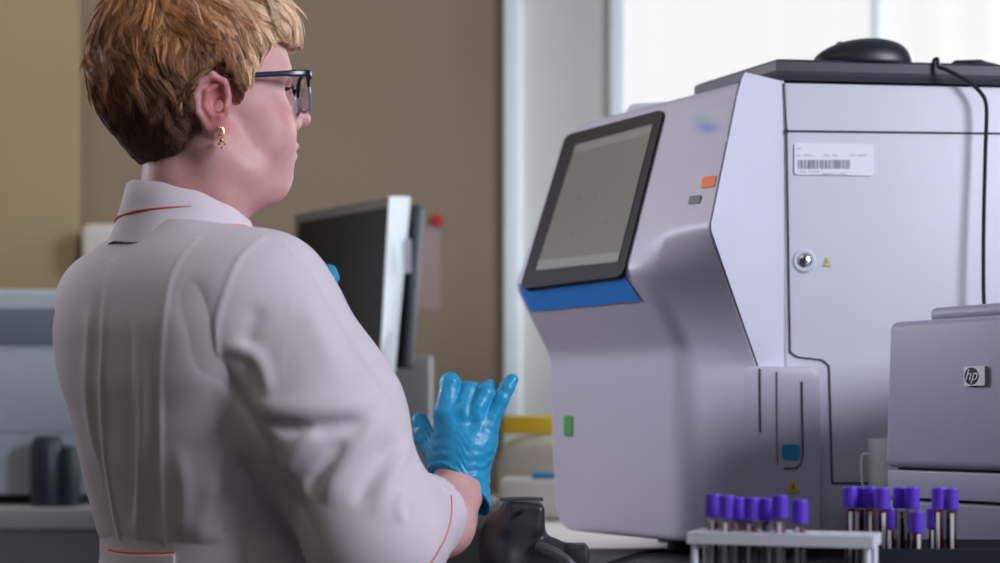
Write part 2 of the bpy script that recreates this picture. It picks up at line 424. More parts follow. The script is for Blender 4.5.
# ------------------------------------------------------------------ benches
def bench(name, plan, z, th, topm, cabm, inset, label):
    t = empty(name, (sum(p[0] for p in plan)/len(plan), sum(p[1] for p in plan)/len(plan), 0), label, 'bench')
    MB().prism(plan, z-th, z).build('worktop', topm, t, bevel=.006)
    cx = sum(p[0] for p in plan)/len(plan); cy = sum(p[1] for p in plan)/len(plan)
    pl = [(cx+(p[0]-cx)*inset, cy+(p[1]-cy)*inset) for p in plan]
    MB().prism(pl, 0, z-th).build('cabinet_body', cabm, t, bevel=.004)
    return t
ZB = 0.905
bench('laboratory_bench', [(0.0, 1.42), (1.45, 1.42), (1.45, 3.30), (0.0, 3.30)], ZB, .04, M['bench'], M['cab'], .94, 'white topped laboratory bench carrying the big blood analyzer and printer')
ZW = 0.92
bw = bench('wall_bench', [(XL+.02, 3.34), (XR-.1, 3.34), (XR-.1, YB-.055), (XL+.02, YB-.055)], ZW, .045, M['greybench'], M['cab'], .98, 'grey counter running along the beige back wall behind the woman')
sm = MB().box(0.09, 0.98, 1.50, 2.43, ZB, ZB+.005).build('bench_mat', M['mat'], bevel=.002, top=True)
tag(sm, 'black rubber mat lying on the bench under the racks and analyzer front', 'mat')
ZM = ZB + .005

# ------------------------------------------------------------------ blood analyzer
B0 = Vector((0.247, 2.25, 0)); U = Vector((-0.5408, 0.8412, 0)); N = Vector((-0.8412, -0.5408, 0))
ZT, ZBOT = 1.548, 0.932
an = empty('blood_analyzer', (0.55, 2.55, ZB), 'large pale grey haematology analyzer with tilted touch screen and blue strip', 'analyzer')
def sn(s, n, z): p = B0 + U*s + N*n; return Vector((p.x, p.y, z))
def sm_interp(z, zs, vs):
    return float(np.interp(z, zs, vs))
def smoothcurve(zs, vs, rad):
    """piecewise linear curve rounded by averaging over +-rad"""
    def f(z):
        t = np.linspace(-rad, rad, 21); w_ = 1 - np.abs(t)/rad*0.999
        return float((np.interp(z + t, zs, vs)*w_).sum()/w_.sum())
    return f
zN = 1.298
n_left = smoothcurve([0, 1.195, 1.262, zN, ZT, 2], [0, 0, .040, .060, -.045, -.045-.0004], .014)
s_left = smoothcurve([0, ZBOT, 1.20, zN, ZT, 2], [.308, .308, .327, .329, .334, .334], .02)
# right border of the front cover in world plan coordinates
ZR = 1.3445
Rp = sn(-.105, n_left(ZR), 0); Rq = sn(-.065, n_left(ZT-.03)*1.0-.012, 0)
RX = smoothcurve([0, 1.172, ZR, ZT, 2], [.350, .350, Rp.x, Rq.x, Rq.x], .008)
RYc = smoothcurve([0, 1.172, ZR, ZT, 2], [2.262, 2.262, Rp.y, Rq.y, Rq.y], .008)
def crease(z):
    """front right vertical corner of the lower column; lies in the plane of the upper face higher up"""
    return sn(float(np.interp(z, [0, 1.19, 1.30, 1.42, 2], [0, 0, .020, .0, .0])), n_left(z), z)
def fillet(P, rads, n=6):
    out = []
    for i, p in enumerate(P):
        r = rads[i]
        if not r: out.append(Vector(p)); continue
        a = (P[i-1]-p); b = (P[(i+1) % len(P)]-p); r_ = min(r, a.length*.45, b.length*.45)
        a = p + a.normalized()*r_; b = p + b.normalized()*r_
        for k in range(n+1):
            t = k/n; out.append(a*(1-t)**2 + p*2*t*(1-t) + b*t*t)
    return out
def corner_in(z, r):
    d = 0
    if z < ZBOT + r: d = r - math.sqrt(max(r*r - (ZBOT + r - z)**2, 0))
    if z > ZT - r: d = r - math.sqrt(max(r*r - (z - ZT + r)**2, 0))
    return d
zs = sorted(set([ZBOT + .045*(1-math.cos(a)) for a in np.linspace(0, math.pi/2, 9)] + list(np.linspace(ZBOT+.045, ZT-.04, 74)) + [ZT - .04*(1-math.cos(a)) for a in np.linspace(0, math.pi/2, 9)]))
rows = []
for z in zs:
    ci = corner_in(z, .042); cf = corner_in(z, .008)
    L = sn(s_left(z)-ci, n_left(z)-cf, z); R = Vector((RX(z), RYc(z)+cf, z)); C = crease(z) - N*cf
    Lb = sn(s_left(z)-ci, -.30, z); Rb = Vector((R.x+.02, R.y+.25, z))
    rc_ = .03
    flat = (L.lerp(R, .5) - C).length
    rows.append(fillet([R, C, L, Lb, Rb], [0.006, .028, .014, 0, 0], 7))
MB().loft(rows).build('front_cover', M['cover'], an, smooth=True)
# lower compartment block right of the column
bx1 = .4370
def blk(z): 
    c = 0
    zt = 1.170
    if z > zt-.018: c = .018 - math.sqrt(max(.018**2-(z-zt+.018)**2, 0))
    return c
rows = []
for z in [ZBOT, ZBOT+.01] + list(np.linspace(ZBOT+.02, 1.150, 6)) + [1.170 - .018*(1-math.cos(a)) for a in np.linspace(0, math.pi/2, 7)][::-1][::-1]:
    c = blk(z); rows.append([Vector((.30, 2.259, z)), Vector((bx1-c-.012, 2.262, z)), Vector((bx1-c-.003, 2.265, z)), Vector((bx1-c, 2.274, z)), Vector((bx1-c, 2.40, z)), Vector((.30, 2.40, z))])
rows = sorted(rows, key=lambda r: r[0].z)
MB().loft(rows).build('sample_compartment', M['cover'], an, smooth=True)
# wing between the front cover and the side
def side(x): return 2.285 + (x-.39)*.105
rows = []
for z in list(np.linspace(1.168, ZT-.012, 60)) + [ZT+.006, ZT+.012, ZT+.014]:
    rx, ry = RX(min(z, ZT)), RYc(min(z, ZT)); e = max(0, z - ZT)*.6
    rows.append([Vector((rx+.0003+e, ry+e, z)), Vector((.3895-.004, 2.2835, z)), Vector((.3895, 2.2865, z)), Vector((.3895, 2.36, z)), Vector((rx+.03, 2.36, z))])
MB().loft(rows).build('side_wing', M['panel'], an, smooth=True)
# main housing behind
hp = [(.3905, side(.3905)), (1.00, side(1.00)), (1.00, 2.94), (.55, 2.96), (.225, 2.70), (.28, 2.45)]
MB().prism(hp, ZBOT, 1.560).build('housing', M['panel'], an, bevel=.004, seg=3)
# raised rear top cover, seen as a thin pale sliver over the screen head
tp = [sn(.21, -.06, 0), sn(.29, -.18, 0), sn(.25, -.30, 0), (.60, 2.80, 0), (.62, 2.46, 0), (.37, 2.40, 0)]
MB().loft([[Vector((p[0], p[1], 1.535)) for p in tp], [Vector((p[0], p[1], 1.552)) for p in tp], [Vector((p[0]*.97+.012, p[1]*.97+.074, 1.5645)) for p in tp]]).build('top_cover', M['panel'], an, bevel=.006)
# thin panel gaps laid along the side
def sd(px, py, off=.0008):
    # point on the side plane in the direction of the pixel
    # y = 2.285+(x-.39)*.105 ; x = k*y
    k = (px-CX)/F; y = (2.285-.39*.105)/(1-k*.105); p = at(px, py, y); p.y -= off; return p
def strip(pts, wd, name, m, par, off=(0, -.0012, 0)):
    """raised thin flat band following pts in the plane of the panel"""
    mb = MB()
    for a, b in zip(pts, pts[1:]):
        d = (b-a).normalized(); pr = d.cross(Vector((0, 1, 0))).normalized()*wd/2
        mb.poly([a-pr-d*wd*.3, b-pr+d*wd*.3, b+pr+d*wd*.3, a+pr-d*wd*.3], off)
    return mb.build(name, m, par)
strip([sd(786, 131), sd(1040, 134)], .0022, 'panel_gap', M['seam'], an)
strip([sd(783.5, 84), sd(786.5, 131), sd(790, 352), sd(797, 357), sd(822, 360), sd(829, 366), sd(830, 400), sd(832, 483), sd(900, 483)], .0020, 'panel_gap', M['seam'], an)
MB().lathe([(.0001, 0), (.0030, 0), (.0030, .002), (.0001, .002)], sd(786.5, 131.5, .001), 12, (0, -1, 0)).build('hinge_dot', M['blackp'], an)
# compartment gaps and stickers on the block
def bl(px, py, off=.0004):
    p = at(px, py, 2.262); p.y = 2.2625 - (p.x-bx1)*.0 - off; return p
def blk_pt(px, py, off=.0006):
    k = (px-CX)/F; t = (2.259-.30*.0222)/(1-k*.0222) ; p = at(px, py, t); p.y -= off; return p
strip([blk_pt(760, 369), blk_pt(760.5, 432)], .0016, 'panel_gap', M['seam'], an)
strip([blk_pt(777, 372), blk_pt(777.5, 464)], .0009, 'panel_gap', M['greybtn'], an)
strip([blk_pt(802, 382), blk_pt(803, 455), blk_pt(801, 463), blk_pt(796, 468), blk_pt(784, 468.5)], .0016, 'panel_gap', M['seam'], an)
def plate(name, c, w_, h_, r, m, par, th=.0014, ax=Vector((1, 0, 0)), nrm=Vector((0, -1, 0)), up=Vector((0, 0, 1)), label=None, skew=0):
    return MB().poly([c + ax*(x+skew*y) + up*y for x, y in rrect(w_, h_, r)], nrm*th).build(name, m, par, label=label)
plate('cyan_sticker', blk_pt(791, 452), .0235, .021, .005, M['cyan'], an)
def tri(name, c, s, par, m, ex=None):
    z = Vector((0, 0, 1)); x = Vector((1, 0, 0))
    o = MB().poly([c - x*s*.5 - z*s*.5, c + x*s*.5 - z*s*.5, c + z*s*.55], (0, -.001, 0)).build(name, m, par)
    return o
w1 = tri('warning_sign', blk_pt(793, 486), .0165, an, M['yellow'])
c = blk_pt(793, 486.5, .0017)
MB().poly([c+Vector(q)*.0165 for q in ((.02, 0, .22), (-.12, 0, -.05), (-.01, 0, -.05), (-.06, 0, -.35), (.14, 0, .03), (.03, 0, .03), (.10, 0, .22))], (0, -.0006, 0)).build('lightning_mark', M['blackp'], w1)
# door label with barcode
lb = plate('barcode_label', sd(834, 159.5), .112, .0435, .004, M['sticker'], an, ax=Vector((.9945, .1045, 0)))
rnd = random.Random(3); mb = MB(); x = 798.0
while x < 849:
    ww = rnd.choice((.6, .9, 1.4, 2.2, .6)); a = sd(x, 160, .0026)
    mb.obox(a, (ww/F*2.3, ww/F*2.3*.105, 0), (0, -.0004, 0), (0, 0, -.0122)); x += ww + rnd.choice((.6, .8, 1.3))
mb.build('barcode', M['print'], lb)
for (x0, x1, y_) in ((797, 801, 148), (797, 800, 154.5), (804, 812, 154.5), (824, 829, 154.5), (833, 838, 154.5), (850, 855, 154.5), (858, 866, 154.5), (799, 806, 171), (809, 819, 171), (822, 836, 173), (838, 846, 173)):
    a = sd(x0, y_, .0026); MB().obox(a, (sd(x1, y_, .0026)-a), (0, -.0004, 0), (0, 0, -.0022)).build('print_line', M['faint'], lb)
# lock
lc = sd(804, 261, 0)
lk = MB().lathe([(.0001, 0), (.0165, 0), (.0165, .002), (.0135, .004), (.0105, .0035), (.0100, .001), (.0001, .001)], lc, 32, (0, -1, 0)).build('lock', M['panel'], an, smooth=True)
MB().lathe([(.0001, .001), (.0085, .001), (.0085, .004), (.007, .0052), (.0001, .0052)], lc, 28, (0, -1, 0)).build('lock_barrel', M['chrome'], lk, smooth=True)
MB().obox(lc+Vector((-.0042, -.0052, -.0055)), (.003, 0, 0), (0, -.0006, 0), (.0045, 0, .011)).build('keyhole', M['blackp'], lk)
w2 = tri('warning_sign', sd(827, 262), .0125, an, M['yellow'])
c = sd(827, 262, .0021)
MB().poly([c+Vector(q)*.0125 for q in ((-.24, 0, -.34), (.24, 0, -.34), (0, 0, .2))], (0, -.0003, 0)).build('sign_centre', M['sticker'], w2)
MB().poly([c+Vector(q)*.0125+Vector((0, -.0004, 0)) for q in ((-.05, 0, -.25), (.05, 0, -.25), (.06, 0, .05), (-.06, 0, .05))], (0, -.0003, 0)).build('exclamation_mark', M['blackp'], w2)
# points on the upper front face in (s along the face, z): plane through L(z) and R(z)
def face(px, py, off=.001):
    """point of the front cover's sloping upper face; solved by iteration over z"""
    z = 1.4; k = (px-CX)/F
    for _ in range(30):
        o = sn(0, .060 + (z-zN)*(-.105/(ZT-zN)), z); t = (k*o.y - o.x)/(U.x - k*U.y); p = o + U*t; z = CH + (HY-py)/F*p.y
    tz = sn(0, -.045, ZT) - sn(0, .060, zN); nr = U.cross(tz).normalized()
    if nr.y > 0: nr = -nr
    return p + nr*off, nr
def fplate(name, quad, m, par, off, th, rad=.008, label=None):
    """plate following four corner pixels of the face, with rounded corners"""
    P = [face(x, y, off) for x, y in quad]; nr = sum((p[1] for p in P), Vector())/4; nr.normalize()
    pts = fillet([p[0] for p in P], [rad]*4, 6)
    return MB().poly(pts, nr*th).build(name, m, par, label=label)
bz = fplate('screen_bezel', [(567, 136), (666, 110), (624, 277), (521, 290)], M['bezel'], an, -.006, .0095, .016)
dp = fplate('display', [(578, 146), (655, 125.5), (620, 263.5), (538, 272)], M['display'], bz, .0040, .0006, .002)
fplate('status_bar', [(578.5, 147), (654.5, 127), (652, 136), (576.5, 155)], M['ui1'], dp, .0047, .0002, .001)
fplate('menu_bar', [(541, 262), (622, 253.5), (620.5, 262), (539, 271)], M['ui1'], dp, .0047, .0002, .001)
for (x, y) in ((581, 199), (597, 198), (607, 223), (573, 236)):
    fplate('display_mark', [(x-2, y-2), (x+2.5, y-2.5), (x+2, y+2.5), (x-2.5, y+2)], M['ui2'], dp, .0047, .0002, .001)
fplate('button', [(703.5, 177.5), (717, 175.5), (714.5, 187), (701.5, 188.5)], M['orange'], an, .0, .0016, .003, label='orange square button')
fplate('button', [(690.5, 196.5), (702, 195.5), (700, 203.5), (688.5, 204.5)], M['greybtn'], an, .0, .0016, .002, label='grey rectangular button')
# blurred maker's mark: soft green and blue patch printed on the face
def logo_mat():
    m = bpy.data.materials.new('soft blue green print'); m.use_nodes = True; nt = m.node_tree; b = nt.nodes['Principled BSDF']
    b.inputs['Roughness'].default_value = .42
    at_ = nt.nodes.new('ShaderNodeVertexColor'); at_.layer_name = 'Col'; nt.links.new(at_.outputs['Color'], b.inputs['Base Color']); return m
gx, gz = 26, 16; base = np.array((0.53, 0.51, 0.60)); vs = []; cs = []
for j in range(gz+1):
    for i in range(gx+1):
        px = 682 + 46*i/gx; py = 108 + 34*j/gz; p, _n = face(px, py, .0006); vs.append(p)
        g = math.exp(-(((px-701)/9)**2 + ((py-118)/5)**2)); bl_ = math.exp(-(((px-708)/12)**2 + ((py-128)/6)**2))
        c = base*(1-.85*min(1, g+bl_)) + np.array((.30, .55, .50))*g*.75 + np.array((.13, .25, .68))*bl_*.75; cs.append(c)
fs = [(j*(gx+1)+i, j*(gx+1)+i+1, (j+1)*(gx+1)+i+1, (j+1)*(gx+1)+i) for j in range(gz) for i in range(gx)]
me = np_mesh('logo', [tuple(v) for v in vs], fs); ca = me.color_attributes.new('Col', 'FLOAT_COLOR', 'POINT')
ca.data.foreach_set('color', np.concatenate([np.clip(np.array(cs), 0, 1), np.ones((len(cs), 1))], 1).astype(np.float32).ravel())
link('logo', me, logo_mat(), an, smooth=True)
# blue strip wrapping the nose below the screen
rows = []
for t in np.linspace(0, 1, 9):
    z = 1.300 - t*.041; r = []
    for q in np.linspace(0, 1, 16):
        s0 = s_left(z) - .018; s1 = .056 - .016*t
        r.append(sn(s0 + (s1-s0)*q, n_left(z), z) + N*.0024)
    rows.append(r)
MB().loft(rows, closed=False).build('blue_strip', M['blue'], an, smooth=True)
p = sn(.268, .0, 1.10+(HY-426)/F*2.47); 
MB().poly([p + U*x + Vector((0, 0, y)) for x, y in rrect(.021, .031, .003)], N*.0016).build('status_light', M['green'], an)
for (fx, fy) in ((.262, 2.395), (.27, 2.62), (.9, 2.42), (.9, 2.85), (.35, 2.75)):
    MB().lathe([(.0001, 0), (.022, 0), (.022, .01), (.017, .03), (.0001, .03)], (fx, fy, ZB+.005 if fy < 2.43 else ZB), 20).build('foot', M['black'], an, smooth=True)

# ------------------------------------------------------------------ tray, mouse, cables on top
ty = empty('equipment_tray', (.7, 2.5, 1.560), 'flat dark grey tray lying on top of the analyzer', 'tray')
pl = [(.379, 2.292), (1.02, 2.362), (1.02, 2.80), (.42, 2.80), (.288, 2.47)]
def sh(k, z, d=0):
    cx, cy = .62, 2.55; return [Vector((cx+(p[0]-cx)*k, cy+(p[1]-cy)*k, z)) for p in pl]
MB().loft([sh(.975, 1.5725), sh(.985, 1.5655), sh(.995, 1.5725), sh(1, 1.578), sh(1, 1.5905), sh(.985, 1.5945), sh(.94, 1.5915)]).build('tray_body', M['tray'], ty, smooth=False)
for (x, y) in ((.42, 2.40), (.95, 2.45), (.95, 2.7), (.5, 2.7)): MB().lathe([(.0001, 0), (.012, 0), (.012, .0065), (.0001, .0065)], (x, y, 1.5605), 14).build('rubber_foot', M['black'], ty)
mc = at(863, 58, 2.34); mc.z = 1.5925
def fm(p):
    d = ell(p, (0, 0, .006), (.071, .037, .0385)); d = smax(d, ell(p, (.012, 0, -.012), (.092, .048, .052)), .004)
    d = smax(d, -p[:, 2], .003)
    g = np.maximum(np.abs(p[:, 1]) - .0006, 0) ; return d
v, q = sdf_mesh(fm, (-.085, -.055, -.01), (.085, .055, .055), .0016)
ms = empty('computer_mouse', mc, 'black computer mouse resting on the dark tray', 'mouse', rz=.05)
link('mouse_shell', np_mesh('mouse_shell', v, q), M['mouse'], ms, True, world=False)
MB().lathe([(.0001, -.003), (.007, -.003), (.008, 0), (.007, .003), (.0001, .003)], (-.032, 0, .028), 20, (0, 1, 0)).build('scroll_wheel', M['greybtn'], ms, smooth=True, world=False)
MB().box(-.055, .05, -.022, .022, -.0006, .0012).build('glide_pad', M['black'], ms, world=False)
k1 = spline([at(938, 64, 2.40), at(934, 65.5, 2.325), at(947, 70, 2.30), at(966, 80, 2.295), at(981, 93, 2.292), at(986.5, 108, 2.290), at(985.5, 150, 2.290), at(984, 210, 2.288), at(983.5, 260, 2.286), at(984, 300, 2.285), at(987, 316, 2.288), at(1000, 345, 2.30)], 10)
for p in k1:
    if p.y > 2.309: p.z = max(p.z, 1.5985)
cb = MB().tube(k1, .0029, 8).build('cable', M['black'], smooth=True, top=True); tag(cb, 'thin black cable hanging down the side of the analyzer', 'cable')
k2 = spline([at(905, 66, 2.45), at(930, 65.5, 2.40), at(955, 66, 2.36), at(975, 62.5, 2.35), at(990, 64, 2.36), at(1012, 70, 2.38)], 8)
for p in k2: p.z = max(p.z, 1.5985)
cb = MB().tube(k2, .0026, 8)
c0 = at(968, 63.5, 2.355); c0.z = 1.6005
cb.tube([c0+Vector((-.022, 0, -.001)), c0+Vector((-.018, 0, 0)), c0+Vector((.018, 0, .001)), c0+Vector((.026, 0, 0))], [.003, .0052, .0052, .003], 10)
tag(cb.build('cable', M['black'], smooth=True, top=True), 'black cable with a plug lying across the dark tray', 'cable')

# ------------------------------------------------------------------ printer
pr = empty('laser_printer', (.75, 2.0, ZM), 'grey laser printer with a silver square badge right of the analyzer', 'printer')
PU = Vector((.5408, -.8412, 0)); PD = Vector((.8412, .5408, 0)); P0 = Vector((.471, 2.05, 0))
def pp(a, b, z): p = P0 + PU*a + PD*b; return Vector((p.x, p.y, z))
def slab(a0, a1, b0, b1, z0, z1, bev, name, m, par=pr, taper=0, seg=4):
    mb = MB(); mb.loft([[pp(a0, b0, z0), pp(a1, b0, z0), pp(a1, b1, z0), pp(a0, b1, z0)], [pp(a0+taper, b0+taper*.4, z1), pp(a1-taper, b0+taper*.4, z1), pp(a1-taper, b1, z1), pp(a0+taper, b1, z1)]])
    return mb.build(name, m, par, bevel=bev, seg=seg)
slab(0, .40, 0, .36, 1.0395, 1.218, .010, 'upper_body', M['printer'], taper=.006)
slab(.003, .397, .004, .36, 1.003, 1.0365, .002, 'paper_drawer', M['printer'])
slab(.004, .396, .006, .36, .914, 1.0, .004, 'lower_body', M['printerd'])
slab(.012, .388, .014, .35, .93, 1.05, .0, 'inner_frame', M['black'])
slab(.055, .36, .02, .34, 1.215, 1.2335, .008, 'scanner_lid', M['printer'])
for (a, b) in ((.03, .04), (.37, .04), (.03, .32), (.37, .32)):
    q = pp(a, b, ZM); MB().lathe([(.0001, 0), (.012, 0), (.012, .006), (.0001, .006)], q, 14).build('foot', M['black'], pr)
# badge: solve for the front plane point in the direction of (976, 376)
def pf(px, py, off=.0):
    k = (px-CX)/F; a = (k*P0.y - P0.x)/(PU.x - k*PU.y); p = P0 + PU*a; p = Vector((p.x, p.y, CH + (HY-py)/F*p.y)); return p - PD*off
bc = pf(976, 376, -.001)
bd = MB().poly([bc + PU*x + Vector((0, 0, y)) for x, y in rrect(.0310, .0225, .0015)], -PD*.004).build('brand_badge', M['badge'], pr)
cc = bc - PD*.0041 - PU*.004
MB().poly([cc + PU*x*1.0 + Vector((0, 0, y)) for x, y in [(.0100*math.cos(a), .0100*math.sin(a)) for a in np.linspace(0, 2*math.pi, 29)[:-1]]], -PD*.0005).build('badge_circle', M['blackp'], bd)
tx = bpy.data.curves.new('hp_text', 'FONT'); tx.body = 'hp'; tx.size = .0185; tx.shear = .35; tx.extrude = .0003; tx.align_x = 'CENTER'; tx.align_y = 'CENTER'
to = bpy.data.objects.new('tmp', tx); COL.objects.link(to); bpy.context.view_layer.update()
me = bpy.data.meshes.new_from_object(to.evaluated_get(bpy.context.evaluated_depsgraph_get())); bpy.data.objects.remove(to)
mt = Matrix(((PU.x, 0, -PD.x, 0), (PU.y, 0, -PD.y, 0), (0, 1, 0, 0), (0, 0, 0, 1))); me.transform(mt); me.transform(Matrix.Translation(cc - PD*.0009 - Vector((0, 0, -.0008)))); me.materials.clear()
link('badge_letters', me, M['badge'], bd)

# ------------------------------------------------------------------ mug between analyzer and printer
mg = empty('ceramic_mug', (0, 0, 0), 'grey white mug half hidden behind the printer, beside the analyzer door', 'mug')
mp = at(884, 460, 2.235); mg.location = (mp.x+.006, mp.y, .978)
MB().lathe([(.0001, 0), (.024, 0), (.026, .004), (.0268, .093), (.0262, .0945), (.025, .093), (.0235, .006), (.0001, .006)], (0, 0, 0), 36).build('mug_body', M['mug'], mg, smooth=True, world=False)
MB().tube(spline([(-.025, 0, .074), (-.034, 0, .073), (-.0365, 0, .06), (-.0350, 0, .035), (-.031, 0, .018), (-.023, 0, .014)], 6), .0017, 8).build('handle', M['whitetrim'], mg, smooth=True, world=False)
bx = MB().box(mp.x-.045, mp.x+.035, mp.y-.035, mp.y+.038, ZM, .978).build('storage_box', M['greybench'], bevel=.004, top=True)
tag(bx, 'low grey box between analyzer and printer carrying the mug', 'box')

# ------------------------------------------------------------------ tube racks and tubes
RK = Vector((.0, 0, 0))
wr = empty('tube_rack', (.28, 1.66, ZM), 'white plastic tube rack in front of the analyzer', 'tube rack')
def rp(px, d): # plan point
    return ((px-CX)/F*1.62 + .0, 1.62 + d)
a0 = Vector(((687-CX)/F*1.60, 1.60, 0)); a1 = Vector(((873-CX)/F*1.54, 1.54, 0)); rd = (a1-a0).normalized(); rn = Vector((-rd.y, rd.x, 0)); RL = (a1-a0).length; RW = .062
ztop = .9905
def rk(a, b, z): p = a0 + rd*a + rn*b; return Vector((p.x, p.y, z))
def plate_with_holes(z, th, holes, name):
    mb = MB(); nx = 60; ny = 20
    # grid plate with hole cells left out, then thickened on all borders
    keep = {}
    for i in range(nx):
        for j in range(ny):
            a = RL*(i+.5)/nx; b = RW*(j+.5)/ny
            keep[i, j] = all((a-h[0])**2 + (b-h[1])**2 > .0068**2 for h in holes)
    vt = {}
    def vert(i, j, k):
        if (i, j, k) not in vt: vt[i, j, k] = mb.bm.verts.new(rk(RL*i/nx, RW*j/ny, z + th*k))
        return vt[i, j, k]
    for (i, j), ok in keep.items():
        if not ok: continue
        mb.bm.faces.new([vert(i, j, 1), vert(i+1, j, 1), vert(i+1, j+1, 1), vert(i, j+1, 1)]); mb.bm.faces.new([vert(i, j+1, 0), vert(i+1, j+1, 0), vert(i+1, j, 0), vert(i, j, 0)])
        for (di, dj, e) in ((-1, 0, ((i, j+1), (i, j))), (1, 0, ((i+1, j), (i+1, j+1))), (0, -1, ((i, j), (i+1, j))), (0, 1, ((i+1, j+1), (i, j+1)))):
            if not keep.get((i+di, j+dj), False):
                (p, q), (r, s) = e; mb.bm.faces.new([vert(p, q, 0), vert(r, s, 0), vert(r, s, 1), vert(p, q, 1)])
    return mb.build(name, M['rack'], wr)
WH = []   # tube places (a along, b across) in the white rack
def solve_ab(px, b):
    k = (px-CX)/F; base = a0 + rn*b; return (k*base.y - base.x)/(rd.x - k*rd.y)
spots = [(713, .044, 494), (738, .044, 497), (767, .045, 498), (726.5, .020, 495.5), (752, .020, 497), (780, .018, 495), (800, .030, 499.5), (744, .056, 500), (822, .9, 0)][:8]
for px, b, py in spots: WH.append((solve_ab(px, b), b))
extra = [(solve_ab(q, b_), b_) for q in (822, 844, 862) for b_ in (.02, .044)]
plate_with_holes(ztop-.011, .011, [h for h in WH if True] + extra, 'top_plate')
MB().loft([[rk(0, 0, z), rk(RL, 0, z), rk(RL, RW, z), rk(0, RW, z)] for z in (ZM+.004, ZM+.010)]).build('base_plate', M['rack'], wr, bevel=.001)
mb_z = ZM+.035
for (a, b) in ((.006, .006), (RL-.006, .006), (.006, RW-.006), (RL-.006, RW-.006)):
    MB().lathe([(.0001, 0), (.0035, 0), (.0035, ztop-.012-ZM), (.0001, ztop-.012-ZM)], rk(a, b, ZM), 10).build('leg', M['rack'], wr, smooth=True)
br = empty('tube_rack', (.42, 1.72, ZM), 'black tube rack in front of the printer', 'tube rack')
bx0, bx1_, by0, by1 = .375, .56, 1.665, 1.80
zb = CH + (HY-549)/F*by0
MB().box(bx0, bx1_, by0, by1, ZM, ZM+.012).build('base_plate', M['rackb'], br, bevel=.002)
mb = MB().box(bx0, bx1_, by0, by0+.004, ZM+.012, zb).box(bx0, bx1_, by1-.004, by1, ZM+.012, zb).box(bx0, bx0+.004, by0, by1, ZM+.012, zb).box(bx1_-.004, bx1_, by0, by1, ZM+.012, zb)
mb.build('rack_frame', M['rackb'], br)
# one tube of each fill, then copies
def make_tube(kind, L):
    """tube of total length L (cap top), origin at the tube bottom"""
    t = empty('blood_tube', (0, 0, 0), 'x', 'blood tube'); n = 20; zt = L-.014
    R = .0058
    prof = [(.0001, 0), (R*.6, .0008), (R*.92, .003), (R, .007), (R, zt), (R*.86, zt), (R*.86, .007), (R*.5, .002), (.0001, .0015)]
    MB().lathe(prof, (0, 0, 0), n).build('glass_tube', M['tube'], t, smooth=True, world=False)
    fl = {'dark': (.89, 'blood'), 'red': (.84, 'bloodr'), 'orange': (.86, 'bloodo')}[kind]; zf = zt*fl[0]
    r2 = R*.83
    MB().lathe([(.0001, .0018), (r2*.5, .0025), (r2, .0075), (r2, zf*.90), (.0001, zf*.90)], (0, 0, 0), n).build('blood', M['blood'], t, smooth=True, world=False)
    MB().lathe([(.0001, zf*.901), (r2, zf*.901), (r2, zf), (.0001, zf)], (0, 0, 0), n).build('top_layer', M['bloodr' if kind == 'dark' else fl[1]], t, smooth=True, world=False)
    rows = []
    for z in (.012, zt*.86):
        rows.append([Vector((R*1.03*math.cos(a), R*1.03*math.sin(a), z)) for a in np.linspace(math.radians(-132), math.radians(-98), 8)])
    rr = MB(); rr.loft(rows, closed=False); o = rr.build('paper_label', M['label'], t, smooth=True, world=False)
    md = o.modifiers.new('s', 'SOLIDIFY'); md.thickness = .0003; md.offset = 1
    mb = MB(); zc = zt - .008
    q = []; c1 = .0077
    prof = [(.0001, zc+.002), (c1*.93, zc), (c1, zc+.001), (c1*1.0, zc+.009), (c1*.985, L-.0015), (c1*.93, L-.0003), (c1*.70, L), (.004, L-.002), (.0001, L-.002)]
    rows = [[Vector(((r*(1-(.02 if k % 2 and i in (2, 3) else 0)))*math.cos(2*math.pi*k/48), r*(1-(.02 if k % 2 and i in (2, 3) else 0))*math.sin(2*math.pi*k/48), z)) for k in range(48)] for i, (r, z) in enumerate(prof)]
    mb.loft(rows).build('cap', M['purple'], t, smooth=False, world=False)
    return t
def copy_tree(o, parent=None):
    c = o.copy(); COL.objects.link(c); c.parent = parent
    for ch in list(o.children): copy_tree(ch, c)
    return c
protos = {}
def place(kind, L, loc, rz, label, group, tilt=(0, 0)):
    key = (kind, round(L, 4))
    if key not in protos: protos[key] = make_tube(kind, L); o = protos[key]
    else: o = copy_tree(protos[key])
    o.location = loc; o.rotation_euler = (tilt[0], tilt[1], rz); o['label'] = label; o['group'] = group
    return o
kinds = ['red', 'orange', 'dark', 'orange', 'red', 'red', 'red', 'dark']
names = ['leftmost purple capped blood tube in the white rack', 'purple capped tube in the white rack, back row, third cap from the left',
 'purple capped tube in the white rack, back row, just left of the widest cap pair', 'purple capped tube with an orange layer, second cap from the left in the white rack',
 'purple capped tube in the middle front of the white rack', 'purple capped tube in the white rack, front row, second cap from the right',
 'rightmost purple capped tube in the white rack, standing apart', 'purple capped tube farthest back in the white rack, mostly hidden behind the middle caps']
for i, ((px, b, py), (a, b2)) in enumerate(zip(spots, WH)):
    p = rk(a, b, 0); zt = CH + (HY-py)/F*p.y; L = .098
    place(kinds[i], L, (p.x, p.y, zt-L), [.2, -.1, .5, .1, -.3, .15, -.2, 0][i], names[i], 'blood tubes in the white rack')
